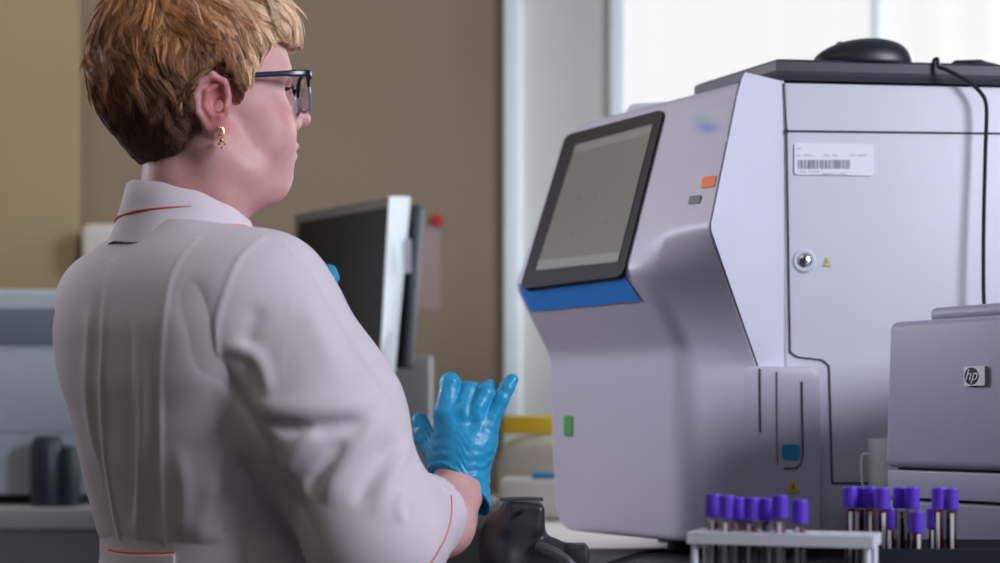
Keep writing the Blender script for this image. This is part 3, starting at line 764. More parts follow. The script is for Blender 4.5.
right = [(850, 1.73, 486.5, 'dark', 'leftmost purple capped tube in the black rack'), (860, 1.745, 487, 'dark', 'second purple capped tube from the left in the black rack'),
 (870.5, 1.73, 486.5, 'dark', 'third purple capped tube from the left in the black rack'), (882, 1.71, 487.5, 'dark', 'fourth purple capped tube from the left in the black rack, closing the first cluster'),
 (900.5, 1.735, 487, 'orange', 'left one of the middle pair of tall purple capped tubes in the black rack'), (912, 1.72, 487, 'orange', 'right one of the middle pair of tall purple capped tubes in the black rack'),
 (939, 1.745, 487.5, 'dark', 'left one of the last pair of tall purple capped tubes in the black rack'), (951, 1.71, 488, 'dark', 'rightmost purple capped tube in the black rack, in front of the printer'),
 (916.5, 1.68, 511, 'orange', 'short purple capped tube in front of the middle pair in the black rack'), (934, 1.77, 508, 'dark', 'short purple capped tube half hidden behind the last pair in the black rack'),
 (889.5, 1.77, 508, 'dark', 'short purple capped tube half hidden behind the first cluster in the black rack')]
for i, (px, Y, py, kd, nm) in enumerate(right):
    p = at(px, py, Y); bottom = ZM+.0125; L = .098 if py < 500 else .076
    # tall tubes stand on a raised inner shelf, short ones on the base
    place(kd, L, (p.x, p.y, p.z-L), [.3, -.2, .1, .5, -.1, .2, 0, .35, .6, 0, .2][i], nm, 'blood tubes in the black rack')
shelf_z = min(at(px, py, Y).z - .098 for (px, Y, py, k_, n_) in right if py < 500)
MB().box(bx0+.004, bx1_-.004, by0+.004, by1-.004, shelf_z-.003, shelf_z-.0005).build('inner_shelf', M['rackb'], br)
MB().loft([[rk(.006, .006, z), rk(RL-.006, .006, z), rk(RL-.006, RW-.006, z), rk(.006, RW-.006, z)] for z in (.9345-.004+.0, .9345-.0005)]).build('inner_shelf', M['rack'], wr)

# ------------------------------------------------------------------ barcode scanner standing on the bench
scn = empty('barcode_scanner', (.03, 1.95, ZB), 'charcoal handheld barcode scanner standing on the bench beside the gloved hand', 'barcode scanner')
YS = 1.90
def sp(px, py, dy=0): return np.array(at(px, py, YS+dy), np.float32)
def fscan(p):
    d = rc(p, sp(509, 535, .0), sp(516, 527, -.01), .031, .027)
    d = smin(d, ell(p, sp(506, 560), (.029, .04, .036)), .02)
    d = smin(d, rbox(p, sp(524, 516, -.005), (.022, .033, .017), .008, Ry(.10)), .016)
    hd = chain(p, [sp(520, 548), sp(548, 553, -.02), sp(577, 557, -.03)], [.024, .016, .013], .01); d = smin(d, hd, .014)
    d = smin(d, rbox(p, sp(577, 558, -.02), (.012, .022, .016), .004), .006)
    d = smax(d, -rbox(p, sp(523, 497, -.005), (.021, .028, .0035), .002, Ry(.05)), .0015)
    d = smax(d, ZB + .001 - p[:, 2], .002)
    return d
v, q = sdf_mesh(fscan, (-.06, 1.80, .895), (.13, 1.99, 1.04), .0016)
link('scanner_body', np_mesh('scanner_body', v, q), M['scanner'], scn, True)
pts = [Vector(sp(500 + 43*t, 499.5 - 1.0*math.sin(t*3), -.038)) for t in np.linspace(0, 1, 9)]
MB().tube(pts, .0022, 8).build('rim', M['scannerg'], scn, smooth=True)
pts = spline([sp(538, 546, -.035), sp(553, 552, -.045), sp(566, 560, -.05), sp(574, 568, -.05)], 6)
MB().tube(pts, .006, 10).build('cable_sleeve', M['scannerg'], scn, smooth=True)
cq = sp(522, 512, -.046)
MB().lathe([(.0001, 0), (.0022, 0), (.0022, .008), (.0001, .008)], Vector(cq)+Vector((0, .006, 0)), 12, (0, -1, 0)).build('indicator', M['black'], scn, smooth=True)
k = spline([at(588, 556, 2.02), at(610, 551, 2.15), at(640, 549, 2.3), at(664, 549, 2.35)], 8)
for p in k: p.z = ZM+.004
tag(MB().tube(k, .003, 8).build('cable', M['black'], smooth=True, top=True), 'short black cable lying on the mat left of the white rack', 'cable')

# ------------------------------------------------------------------ things on the counter and wall behind
mn = empty('computer_monitor', (-.33, 3.35, ZW), 'switched off computer monitor with silver side seen behind the woman', 'monitor')
A = at(297, 215, 3.42); Bp = at(393, 197, 3.18); C_ = at(383, 372, 3.12); D_ = at(290, 372, 3.38)
nr = (Bp-A).cross(D_-A).normalized(); nr = nr if nr.y < 0 else -nr
def quad(P, t0, t1):
    return [Vector(p)+nr*t0 for p in P], [Vector(p)+nr*t1 for p in P]
a, b = quad([A, Bp, C_, D_], 0, .006); MB().loft([a, b]).build('bezel', M['greybez'], mn, bevel=.002)
def lerp4(u, v_): return (A.lerp(Bp, u)).lerp(D_.lerp(C_, u), v_)
a, b = quad([lerp4(.06, .06), lerp4(.985, .06), lerp4(.985, .94), lerp4(.06, .94)], .0062, .008); MB().loft([a, b]).build('screen', M['dscreen'], mn)
E1, E2 = at(407, 196, 3.20), at(391, 372, 3.14)
a = [Bp+nr*.010, E1+nr*.002, E2+nr*.002, C_+nr*.010]; bk = -nr*.012
MB().loft([a, [p+bk for p in a]]).build('side_frame', M['silver'], mn, bevel=.004)
a = [A-nr*.004+Vector((.02, 0, -.01)), E1-nr*.0045+Vector((.012, .01, -.012)), E2-nr*.0045+Vector((.018, .012, .01)), D_-nr*.004+Vector((.02, 0, .01))]
MB().loft([a, [p-nr*.03 for p in a]]).build('back_casing', M['casing'], mn, bevel=.008)
plate('casing_label', at(407.5, 256, 3.17), .014, .065, .002, M['sticker'], mn)
mm = (A+Bp+C_+D_)/4
MB().box(mm.x-.03, mm.x+.03, mm.y+.04, mm.y+.07, ZW+.012, mm.z).build('stand', M['casing'], mn, bevel=.005)
MB().lathe([(.0001, 0), (.11, 0), (.11, .008), (.09, .013), (.0001, .014)], (mm.x, mm.y+.05, ZW), 36).build('stand_base', M['casing'], mn, smooth=True)
pc = at(427, 268, YB-.003)
pn = MB().box(pc.x-.032, pc.x+.032, YB-.0035, YB-.001, pc.z-.10, pc.z+.10).build('notice', M['paper']); tag(pn, 'small reddish paper notice pinned to the beige wall right of the monitor', 'notice'); origin_to_base(pn)
pc = at(437, 221, YB-.004); pi_ = MB().lathe([(.0001, 0), (.013, 0), (.015, .004), (.012, .010), (.0001, .012)], pc, 20, (0, -1, 0)).build('push_pin', M['red'], smooth=True, top=True); tag(pi_, 'round red pin holding the paper notice on the wall', 'pin')
pc = at(415, 382, 3.6)
b1 = MB().box(pc.x-.045, pc.x+.035, 3.55, 3.68, ZW, at(0, 356, 3.6).z).build('carton', M['cardboard'], bevel=.003, top=True); tag(b1, 'pale grey carton on the back counter left of the gloved hand', 'box')
# yellow tray on beige moulded box, white container, blue item
b2 = MB().box(.0, .30, 3.16, 3.29, ZB, at(0, 478, 3.2).z)
b2.build('storage_container', M['bench'], bevel=.012, top=True); o = COL.objects[-1]; tag(o, 'white low container on the bench behind the gloved hand', 'container')
rows = []
zt2 = at(0, 434, 3.42).z
for x, k_ in ((-.005, .55), (.01, .86), (.04, .97), (.10, 1.0), (.33, 1.0)):
    hh = (zt2-ZW); rows.append([(x, 3.36, ZW+.002), (x, 3.36, ZW+hh*k_*.85), (x, 3.39, ZW+hh*k_), (x, 3.56, ZW+hh*k_), (x, 3.56, ZW+.002)])
MB().loft(rows).build('moulded_case', M['beige'], bevel=.006, top=True); tag(COL.objects[-1], 'beige rounded case on the counter between glove and analyzer', 'case')
MB().box(.005, .115, 3.39, 3.50, zt2, at(0, 415.5, 3.45).z).build('plastic_tray', M['ybox'], bevel=.006, top=True); tag(COL.objects[-1], 'bright yellow tray lying on the beige case beside the window trim', 'tray')
c = at(544, 474, 3.14); MB().box(c.x-.022, c.x+.03, 3.17, 3.22, at(0, 478, 3.2).z, at(0, 478, 3.2).z+.010).build('blue_lid', M['cyan'], bevel=.003, top=True); tag(COL.objects[-1], 'small blue lid on the white container left of the analyzer', 'lid')
tag(MB().lathe([(.0001, 0), (.018, 0), (.02, .003), (.02, .022), (.016, .026), (.0001, .026)], (at(480, 520, 2.3).x+.04, 2.30, ZB), 20).build('screw_lid', mat('olive plastic', (.16, .13, .04), .5), smooth=True, top=True), 'small olive screw lid on the bench just behind the scanner', 'lid')
# left counter: pale instrument, dark holders, white box above
le = empty('laboratory_instrument', (-1.2, 3.65, ZW), 'pale blue grey instrument on the counter at the left edge', 'instrument')
z1 = at(0, 291, 3.5).z; xl = -1.9; xr = at(78, 0, 3.45).x+.03
MB().box(xl, xr, 3.45, 3.85, ZW+.02, z1).build('casing', M['equip'], le, bevel=.012)
MB().box(xl+.5, xr-.04, 3.443, 3.452, at(0, 345, 3.45).z, at(0, 308, 3.45).z).build('front_window', M['equipd'], le, bevel=.002)
MB().box(xl+.5, xr-.03, 3.446, 3.452, at(0, 432, 3.45).z, at(0, 352, 3.45).z).build('front_door', M['equip'], le, bevel=.003)
MB().box(xl+.03, xr-.03, 3.48, 3.82, ZW, ZW+.02).build('plinth', M['black'], le)
for i, (px, w_, y0) in enumerate(((48, .034, 436), (70, .022, 446))):
    c = at(px, y0, 3.40)
    MB().lathe([(.0001, 0), (w_*.9, 0), (w_, .01), (w_, c.z-ZW-.02), (w_*.7, c.z-ZW), (.0001, c.z-ZW)], (c.x, 3.395, ZW), 20).build('bottle', M['casing'], smooth=True, top=True)
    tag(COL.objects[-1], ['wide dark bottle on the counter in front of the pale instrument', 'narrow dark bottle beside the woman’s back on the counter'.replace('’', "'")][i], 'bottle', 'dark bottles on the counter')
c = at(112, 255, 3.9); MB().box(c.x-.06, c.x+.09, 3.84, 3.999, at(0, 268, 3.9).z, at(0, 226, 3.9).z).build('wall_box', M['reveal'], bevel=.02, seg=4, top=True); tag(COL.objects[-1], 'pale box fixed on the beige wall behind the shoulder', 'box')
# ------------------------------------------------------------------ the woman
TH, PITCH, HS = math.radians(24.5), math.radians(-6), 1.05
HO = V3((-.342, 1.90, 1.444))                 # head centre between the ears
HR = Rz(TH) @ Ry(PITCH)                        # head local -> world rotation
def to_head(p): return ((p - HO) @ HR)/HS           # world -> local
def h2w(v): return (np.asarray(v, np.float32)*HS) @ HR.T + HO
def hv(x, y, z): return Vector(h2w((x, y, z)).tolist())
FI = math.radians(50)
BC = V3((-.330, 1.90, 0)); BR = Rz(FI)         # body centre and facing
def to_body(p): return (p - BC) @ BR
def bv(x, y, z): return V3((x, y, z)) @ BR.T + BC

def head_sdf(q):
    y = np.abs(q[:, 1]); m = np.stack([q[:, 0], y, q[:, 2]], 1)
    d = ell(q, (-.010, 0, .048), (.097, .077, .090))
    d = smin(d, ell(q, (.052, 0, .038), (.052, .060, .066)), .03)          # brow and forehead
    d = smin(d, ell(q, (.040, 0, -.022), (.056, .056, .062)), .03)         # face mass
    d = smin(d, chain(m, [(.002, .056, -.040), (.028, .048, -.066), (.062, .020, -.076)], [.016, .019, .018], .01), .025)  # jaw
    d = smin(d, ell(q, (.0715, 0, -.071), (.018, .021, .017)), .018)        # chin
    d = smin(d, ell(q, (.030, 0, -.074), (.050, .044, .030)), .03)         # soft underchin
    d = smin(d, ell(m, (.062, .040, -.028), (.030, .026, .036)), .02)      # cheek
    d = smin(d, ell(q, (.080, 0, -.045), (.020, .030, .026)), .018)        # muzzle
    d = smin(d, ell(m, (.078, .030, .038), (.014, .028, .010)), .014)      # brow ridge
    d = smax(d, -ell(m, (.100, .030, .020), (.018, .019, .014)), .012)     # eye socket
    d = smin(d, ell(m, (.0745, .031, .019), (.0135, .0165, .0120)), .003)  # lid over the eyeball
    d = smin(d, rc(q, (.086, 0, .030), (.108, 0, .001), .0075, .0080), .012)   # nose bridge
    d = smin(d, ell(q, (.1130, 0, -.007), (.0125, .0110, .0095)), .008)    # nose tip
    d = smin(d, ell(m, (.099, .0125, -.014), (.011, .0070, .0080)), .006)  # wings
    d = smax(d, -ell(m, (.104, .0075, -.0225), (.006, .0035, .004)), .003) # nostrils
    d = smin(d, ell(q, (.0970, 0, -.0385), (.0098, .022, .0062)), .004)    # upper lip
    d = smin(d, ell(q, (.0935, 0, -.0500), (.0105, .020, .0066)), .004)    # lower lip
    d = smax(d, -ell(q, (.1065, 0, -.0445), (.014, .024, .0012)), .002)     # mouth line
    d = smax(d, -ell(q, (.103, 0, -.062), (.010, .020, .006)), .01)
    # ear
    r = m - V3((-.004, .0770, -.001))
    R = Rz(math.radians(22)) @ Ry(math.radians(10))
    r = r @ R
    e = ell(r, (0, .006, .004), (.0175, .0065, .0265))
    e = smin(e, ell(r, (.004, .003, -.022), (.0095, .0060, .0100)), .006)   # lobe
    rim = chain(r, [(.012, .003, .010), (.009, .010, .023), (-.003, .013, .0285), (-.0150, .013, .020), (-.0185, .012, .006), (-.0150, .010, -.010), (-.006, .007, -.022)], [.0030, .0038, .0042, .0042, .0040, .0035, .004], .003)
    e = smax(e, -ell(r, (.0015, .0145, .004), (.0120, .0095, .0215)), .004)
    e = smin(e, rim, .0035)
    e = smin(e, chain(r, [(.003, .009, .021), (-.0085, .0105, .012), (-.0085, .0095, -.004), (-.001, .0085, -.013), (.007, .0085, -.012)], [.0024, .0034, .0034, .003, .003], .003), .003)  # antihelix
    e = smin(e, ell(r, (.0115, .007, -.002), (.0035, .0045, .0065)), .003)  # tragus
    e = smax(e, -ell(r, (.0045, .0080, -.0005), (.0055, .010, .0075)), .003)  # concha
    d = smin(d, e, .005)
    # neck, in the upright frame
    wq = (q*HS) @ (HR.T) @ Rz(TH); wm = np.stack([wq[:, 0], np.abs(wq[:, 1]), wq[:, 2]], 1)
    nk = chain(wq, [(-.012, 0, -.020), (-.006, 0, -.085), (-.012, 0, -.170)], [.052, .055, .058], .02)
    nk = smin(nk, chain(wm, [(-.004, .060, -.045), (.020, .032, -.14)], [.015, .012], .01), .025)
    d = smin(d, nk, .026)
    return d

# torso: elliptical tube along z in the body frame
TZ = np.array([.66, .74, .85, .93, .97, 1.05, 1.14, 1.20, 1.245, 1.275, 1.30, 1.325, 1.36])
TW = np.array([.205, .200, .180, .150, .147, .162, .172, .172, .162, .140, .104, .070, .050])
TD = np.array([.160, .160, .145, .122, .120, .132, .138, .130, .112, .095, .078, .062, .050])
TF = np.array([.03, .03, .03, .022, .018, .008, -.004, -.014, -.022, -.024, -.022, -.020, -.02])
_zz = np.linspace(.5, 1.5, 400)
def _smooth(v):
    a = np.interp(_zz, TZ, v); k = np.hanning(17); k /= k.sum(); return np.convolve(np.pad(a, 8, mode='edge'), k, 'valid')
_w, _d, _f = _smooth(TW), _smooth(TD), _smooth(TF)
def torso(b, grow=0.0):
    z = b[:, 2]; W_ = np.interp(z, _zz, _w) + grow; D_ = np.interp(z, _zz, _d) + grow; Fo = np.interp(z, _zz, _f)
    x = (b[:, 0] - Fo)/D_; y = b[:, 1]/W_; k = (np.abs(x)**2.2 + np.abs(y)**2.2)**(1/2.2)
    d = (k - 1)*np.minimum(W_, D_)*.9
    return d
def arr(v): return np.array(v, np.float32)
SHR = arr(at(270, 300, 1.805)); ELR = arr(at(376, 540, 1.765)); WRR = arr(at(460, 482, 1.955))
SHL = bv(-.01, .165, 1.235); ELL = arr((-.33, 2.19, 1.035)); WRL = arr((-.272, 2.135, 1.205))
def mirror_hand_pts(): pass
# right hand joints (the hand is seen from its back, fingers up, curling away)
def hp_(px, py, Y): return arr(at(px, py, Y))
RHAND = dict(
 palm=[(hp_(459, 478, 1.955), .0265), (hp_(459, 450, 1.955), .0300), (hp_(452, 418, 1.950), .0215)],
 palm2=[(hp_(462, 470, 1.958), .0260), (hp_(474, 440, 1.957), .0270), (hp_(484, 424, 1.955), .0170)],
 fingers=[
  [(hp_(447, 412, 1.945), .0150), (hp_(450, 383, 1.952), .0118), (hp_(455, 388, 1.990), .0105), (hp_(459, 402, 2.008), .0092)],
  [(hp_(461, 412, 1.942), .0140), (hp_(468, 391, 1.955), .0112), (hp_(474, 391, 1.992), .0104), (hp_(476, 404, 2.010), .0092)],
  [(hp_(474, 414, 1.944), .0135), (hp_(485, 393, 1.950), .0105), (hp_(489, 388, 1.975), .0095), (hp_(491, 393, 1.995), .0088)],
  [(hp_(488, 424, 1.950), .0125), (hp_(501, 399, 1.952), .0093), (hp_(507, 388, 1.954), .0085), (hp_(512, 380, 1.958), .0074)]],
 thumb=[(hp_(441, 456, 1.965), .0180), (hp_(426, 438, 1.985), .0130), (hp_(420, 421, 1.995), .0105)])
def left_hand():
    o = arr((WRL)); u = arr(at(310, 262, 2.11)) - o; Ln = float(np.linalg.norm(u)); u = u/Ln
    f = arr((.55, -.75, .30)); f = f - u*(f @ u); f /= np.linalg.norm(f); s = np.cross(u, f)
    def P(a, b, c): return o + u*a + s*b + f*c
    tip = Ln
    fi = []
    for b, L, r in ((-.030, .94, .0102), (-.010, 1.0, .0104), (.010, .95, .0100), (.029, .82, .0088)):
        fi.append([(P(.075, b, 0), .0125), (P(.075 + (tip-.075)*.62*L, b*1.05, .010), r*1.05), (P(.075+(tip-.075)*.90*L, b*.95, .004), r), (P(tip*L - .006*(1-L), b*.75, -.010 if L < 1 else 0), r*.9)])
    return dict(palm=[(P(0, -.004, 0), .024), (P(.04, -.014, 0), .024), (P(.078, -.020, 0), .016)], palm2=[(P(0, .006, 0), .024), (P(.04, .016, 0), .023), (P(.074, .022, 0), .015)], fingers=fi,
                thumb=[(P(.02, -.026, .01), .017), (P(.045, -.046, .026), .0125), (P(.068, -.050, .040), .0105)])
LHAND = left_hand()
def hand_sdf(p, H, g=0.0):
    def ch(l, k): return chain(p, [a for a, _ in l], [r+g for _, r in l], k)
    d = smin(ch(H['palm'], .01), ch(H['palm2'], .01), .018)
    fs = None
    for fg in H['fingers']:
        e = ch(fg, .004); fs = e if fs is None else smin(fs, e, .0016)
    d = smin(d, fs, .006)
    return smin(d, ch(H['thumb'], .006), .012)
def arm_skin(p, S, E_, W_, g=0.0):
    if S is SHR: return chain(p, [S, E_, arr(at(440, 523, 1.885)), arr(at(461, 484, 1.955))], [.050+g, .043+g, .0338+g, .0315+g], .03)
    return chain(p, [S, E_, E_*.45+W_*.55, W_], [.050+g, .043+g, .0385+g, .0300+g], .03)
def legs(p, g=0.0):
    b = to_body(p); m = np.stack([b[:, 0], np.abs(b[:, 1]), b[:, 2]], 1)
    return chain(m, [(.03, .085, .82), (.035, .090, .48), (.02, .088, .10)], [.074+g, .062+g, .042+g], .03)
def body_sdf(p):
    d = head_sdf(to_head(p))
    d = smin(d, torso(to_body(p), -.034), .02)
    return d
def limb_sdf(p):
    d = torso(to_body(p), -.018)
    for S, E_, W_, H in ((SHR, ELR, WRR, RHAND), (SHL, ELL, WRL, LHAND)):
        a = smin(arm_skin(p, S, E_, W_), hand_sdf(p, H, -.003), .012); d = smin(d, a, .02)
    return d
def leg_sdf(p):
    b = to_body(p); m = np.stack([b[:, 0], np.abs(b[:, 1]), b[:, 2]], 1)
    d = smin(torso(b, -.02), legs(p), .04)
    return smin(d, chain(m, [(.0, .088, .06), (.06, .095, .035), (.15, .105, .025)], [.036, .032, .020], .01), .02)
wo = empty('person', (BC[0], BC[1], 0), 'person with short ginger hair, glasses, white coat and blue gloves, standing at the bench', 'person')
# one skin: head and neck, then arms and hands, then legs, merged in a single mesh
vA, qA = sdf_mesh(body_sdf, HO + V3((-.19, -.19, -.17)), HO + V3((.19, .19, .17)), .0017)
keep = None
v2, q2 = sdf_mesh(lambda p: smax(limb_sdf(p), -(p[:, 2]-.86), .002), (-.62, 1.66, .84), (.10, 2.32, 1.36), .0027)
v3_, q3 = sdf_mesh(lambda p: smax(leg_sdf(p), p[:, 2]-.90, .002), (-.70, 1.55, -.02), (.02, 2.3, .93), .008)
# the cut of the head piece (bottom) lies inside the torso piece
me = np_mesh('body', np.concatenate([vA, v2, v3_]), np.concatenate([qA, q2+len(vA), q3+len(vA)+len(v2)]))
body = link('body', me, M['skin'], wo, True)
# natural redness of ears, nose, cheeks and neck
L_ = to_head(np.concatenate([vA, v2, v3_])); am = np.stack([L_[:, 0], np.abs(L_[:, 1]), L_[:, 2]], 1)
def soft(d_, w_): return np.clip(.5 - d_/w_, 0, 1)
fl = .75*soft(ell(am, (-.004, .082, -.002), (.020, .030, .030)), .010) + .35*soft(ell(L_, (.115, 0, -.008), (.014, .014, .012)), .012) + .16*soft(ell(am, (.058, .05, -.02), (.03, .03, .03)), .03)
fl = fl + .22*soft(ell(L_, (-.0, 0, -.10), (.07, .08, .055)), .04)*(1 + .8*wob(L_, 90, 3)) + .05*wob(L_, 60, 5)
fa = me.attributes.new('Flush', 'FLOAT', 'POINT'); fa.data.foreach_set('value', np.clip(fl, 0, 1).astype(np.float32))
# lip tint as a second material on the faces of the lips
me.materials.append(M['lip'])
ctr = np.empty(len(me.polygons)*3, np.float32); me.polygons.foreach_get('center', ctr); ctr = ctr.reshape(-1, 3) + V3((BC[0], BC[1], 0))
lq = to_head(ctr); ml = (np.minimum(ell(lq, (.0970, 0, -.0385), (.0106, .022, .0064)), ell(lq, (.0935, 0, -.0500), (.0113, .020, .0070))) < .0008) & (lq[:, 0] > .090)
me.polygons.foreach_set('material_index', ml.astype(np.int32))
for s in (-1, 1):
    c = hv(.0765, s*.031, .0185)
    mb = MB().lathe([(.0115*math.sin(a)+.00001, -.0115*math.cos(a)) for a in np.linspace(0, math.pi, 14)], c, 24, hv(1, 0, 0)-hv(0, 0, 0))
    mb.build('eyeball', M['eye'], wo, smooth=True)
    pts = [hv(.0765 + .0150*math.cos(t)*math.cos(.12), s*(.031 + .0150*math.sin(t)), .0205 + .002*math.cos(t*1.3)) for t in np.linspace(-.85, .85, 12)]
    mb = MB().tube(pts, .0008, 6)
    for p in pts[1:]:
        dd = hv(1, 0, .12)-hv(0, 0, 0); mb.tube([p, p + dd*.004 - Vector((0, 0, .0012)), p + dd*.0085 + Vector((0, 0, .0008))], [.0005, .0004, .0001], 4)
    mb.build('eyelashes', M['lash'], wo)

# ---------------- hair
def scalp(q): return ell(q, (-.010, 0, .048), (.097, .077, .090))
def hair_sdf(q):
    y = np.abs(q[:, 1]); m = np.stack([q[:, 0], y, q[:, 2]], 1)
    d = ell(q, (-.006, 0, .060), (.104, .092, .106))
    d = smin(d, ell(q, (-.022, 0, .046), (.084, .086, .076)), .03)
    d = smin(d, ell(q, (-.024, 0, -.012), (.046, .058, .052)), .040)       # nape
    d = smin(d, ell(q, (.062, 0, .090), (.057, .066, .047)), .03)           # fringe volume
    x, z = q[:, 0], q[:, 2]
    line = np.interp(x, [-.12, -.075, -.060, -.046, -.034, -.026, -.016, .0, .014, .024, .032, .045, .062, .078, .09, .12], [-.072, -.070, -.066, -.060, -.040, -.010, .026, .040, .034, .006, .016, .040, .060, .070, .072, .072]).astype(np.float32)
    d = smax(d, (line - z)*.75, .010)
    d = smax(d, -(ell(m, (-.005, .092, .0), (.023, .030, .033))), .006)    # room for the ear
    return d
v, q = sdf_mesh(lambda p: hair_sdf(to_head(p)) + .0022*wob(to_head(p)*V3((1, 1, .55)), 190, 2) + .0026*wob(to_head(p), 75, 4), HO + V3((-.20, -.20, -.12)), HO + V3((.20, .20, .24)), .0022)
rng = np.random.default_rng(11)
lv = to_head(v)
NS, NG, K = 24000, 1500, 9
crown = V3((-.060, .005, .150))
def flow(P):
    n = grad(hair_sdf, P, .002)
    r = P - crown; r = r - n*(r*n).sum(1)[:, None]; r /= np.linalg.norm(r, axis=1)[:, None] + 1e-6
    down = V3((0, 0, -1)) - n*(n[:, 2]*-1)[:, None]; down /= np.linalg.norm(down, axis=1)[:, None] + .15
    fw = V3((1, 0, -.35)); fw = fw - n*(n @ fw)[:, None]
    wz = np.clip((P[:, 2] - .03)/.08, 0, 1)[:, None]; wf = np.clip((P[:, 0] + .06)/.10, 0, 1)[:, None]
    side = np.cross(n, down)
    sw = side*(np.sin(P @ V3((70, 30, 55)) + 1.0)*.45 + np.sin(P @ V3((-60, 140, 170)))*.40 + np.sin(P @ V3((210, 90, -130)) + 2)*.28)[:, None]
    d = r*wz*.9 + down*.85 + fw*wf*(.45+.55*wz) + sw
    return d/(np.linalg.norm(d, axis=1)[:, None] + 1e-6), n
def trace(P, step, lift, jit, wide=0):
    out = [P.copy()]; Q = P.copy()
    for k in range(1, K):
        d, n = flow(Q); d = d + np.cross(n, d)*jit[:, None]*(k/K)
        Q = Q + d*step[:, None]
        s = hair_sdf(Q); n2 = grad(hair_sdf, Q, .002); tgt = lift*(k/K)**1.3 + .0003
        Q = Q - n2*((s - tgt)*.6)[:, None]; out.append(Q.copy())
    return np.stack(out, 1)
def steps(P, n):
    st = rng.uniform(.0034, .0062, n).astype(np.float32)
    st = st*np.clip(.42 + (P[:, 2]+.03)*9, .42, 1)
    return st.astype(np.float32)
gi = rng.choice(len(v), NG, replace=False); GP = lv[gi]; gs = steps(GP, NG)
glift = np.abs(rng.normal(.0030, .0034, NG)).astype(np.float32)*np.clip(.25 + (GP[:, 2]+.02)*9, .25, 1)
gj = rng.normal(0, .55, NG).astype(np.float32)
G = trace(GP, gs, glift, gj)
idx = rng.choice(len(v), NS, replace=True)
P = lv[idx] + rng.normal(0, .0006, (NS, 3)).astype(np.float32)
gid = np.concatenate([np.argmin(((P[i:i+2000, None] - GP[None])**2).sum(2), 1) for i in range(0, NS, 2000)])
own = trace(P, gs[gid]*rng.uniform(.8, 1.1, NS).astype(np.float32), glift[gid] + np.abs(rng.normal(0, .0012, NS)).astype(np.float32), gj[gid]*.8 + rng.normal(0, .12, NS).astype(np.float32))
kk = (np.linspace(0, 1, K)**1.2*rng.uniform(.55, .95, NS)[:, None])[..., None].astype(np.float32)
pts = own*(1-kk) + (G[gid] + (P - GP[gid])[:, None]*.18)*kk
pts += rng.normal(0, .00012, pts.shape).astype(np.float32)
em = np.stack([pts[..., 0], np.abs(pts[..., 1]), pts[..., 2]], -1).reshape(-1, 3)
ok = (ell(em, (-.004, .088, .0), (.0195, .030, .030)).reshape(NS, K).min(1) > 0) & (ell(em, (.088, .0, .010), (.040, .085, .042)).reshape(NS, K).min(1) > 0)
pts = pts[ok]; P = P[ok]; gid = gid[ok]; NS = len(pts)
wv = h2w(pts.reshape(-1, 3)).reshape(NS, K, 3)
t = np.gradient(wv, axis=1); t /= np.linalg.norm(t, axis=2)[..., None] + 1e-9
a = np.cross(t, V3((.3, .2, .93))); a /= np.linalg.norm(a, axis=2)[..., None] + 1e-9; b = np.cross(t, a)
rad = (rng.uniform(.00024, .00048, NS)[:, None]*np.array([.9, 1, 1, 1, 1, .95, .8, .55, .12])[None]).astype(np.float32)
ring = np.stack([wv + (a*math.cos(o_) + b*math.sin(o_))*rad[..., None] for o_ in (0, 2.094, 4.189)], 2).reshape(-1, 3)
base = (np.arange(NS)[:, None]*K + np.arange(K-1)[None]).reshape(-1)*3
fq = np.concatenate([np.stack([base+i, base+(i+1) % 3, base+3+(i+1) % 3, base+3+i], 1) for i in range(3)])
allv = np.concatenate([v, ring]); me = np_mesh('hair', allv, np.concatenate([q, fq+len(v)]))
# dark undercut, ginger top, bleached fringe; shade and light partly painted into the zones
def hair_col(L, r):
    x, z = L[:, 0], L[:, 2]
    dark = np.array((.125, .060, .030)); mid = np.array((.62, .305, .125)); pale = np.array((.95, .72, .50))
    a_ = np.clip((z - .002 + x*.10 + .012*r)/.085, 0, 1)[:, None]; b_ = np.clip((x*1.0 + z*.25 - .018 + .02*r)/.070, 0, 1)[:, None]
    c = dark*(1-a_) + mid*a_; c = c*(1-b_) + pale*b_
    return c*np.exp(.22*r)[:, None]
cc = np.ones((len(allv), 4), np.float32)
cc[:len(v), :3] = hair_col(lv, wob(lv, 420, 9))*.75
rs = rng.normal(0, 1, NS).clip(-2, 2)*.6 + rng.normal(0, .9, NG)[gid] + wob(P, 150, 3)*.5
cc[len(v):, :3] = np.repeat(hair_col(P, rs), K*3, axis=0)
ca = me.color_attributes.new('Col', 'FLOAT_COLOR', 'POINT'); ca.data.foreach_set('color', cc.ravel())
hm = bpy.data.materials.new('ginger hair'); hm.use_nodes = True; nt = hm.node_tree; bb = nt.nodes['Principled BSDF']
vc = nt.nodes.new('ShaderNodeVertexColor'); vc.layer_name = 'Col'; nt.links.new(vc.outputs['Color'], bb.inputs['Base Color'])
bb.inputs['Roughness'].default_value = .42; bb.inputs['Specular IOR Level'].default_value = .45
link('hair', me, hm, wo, True)

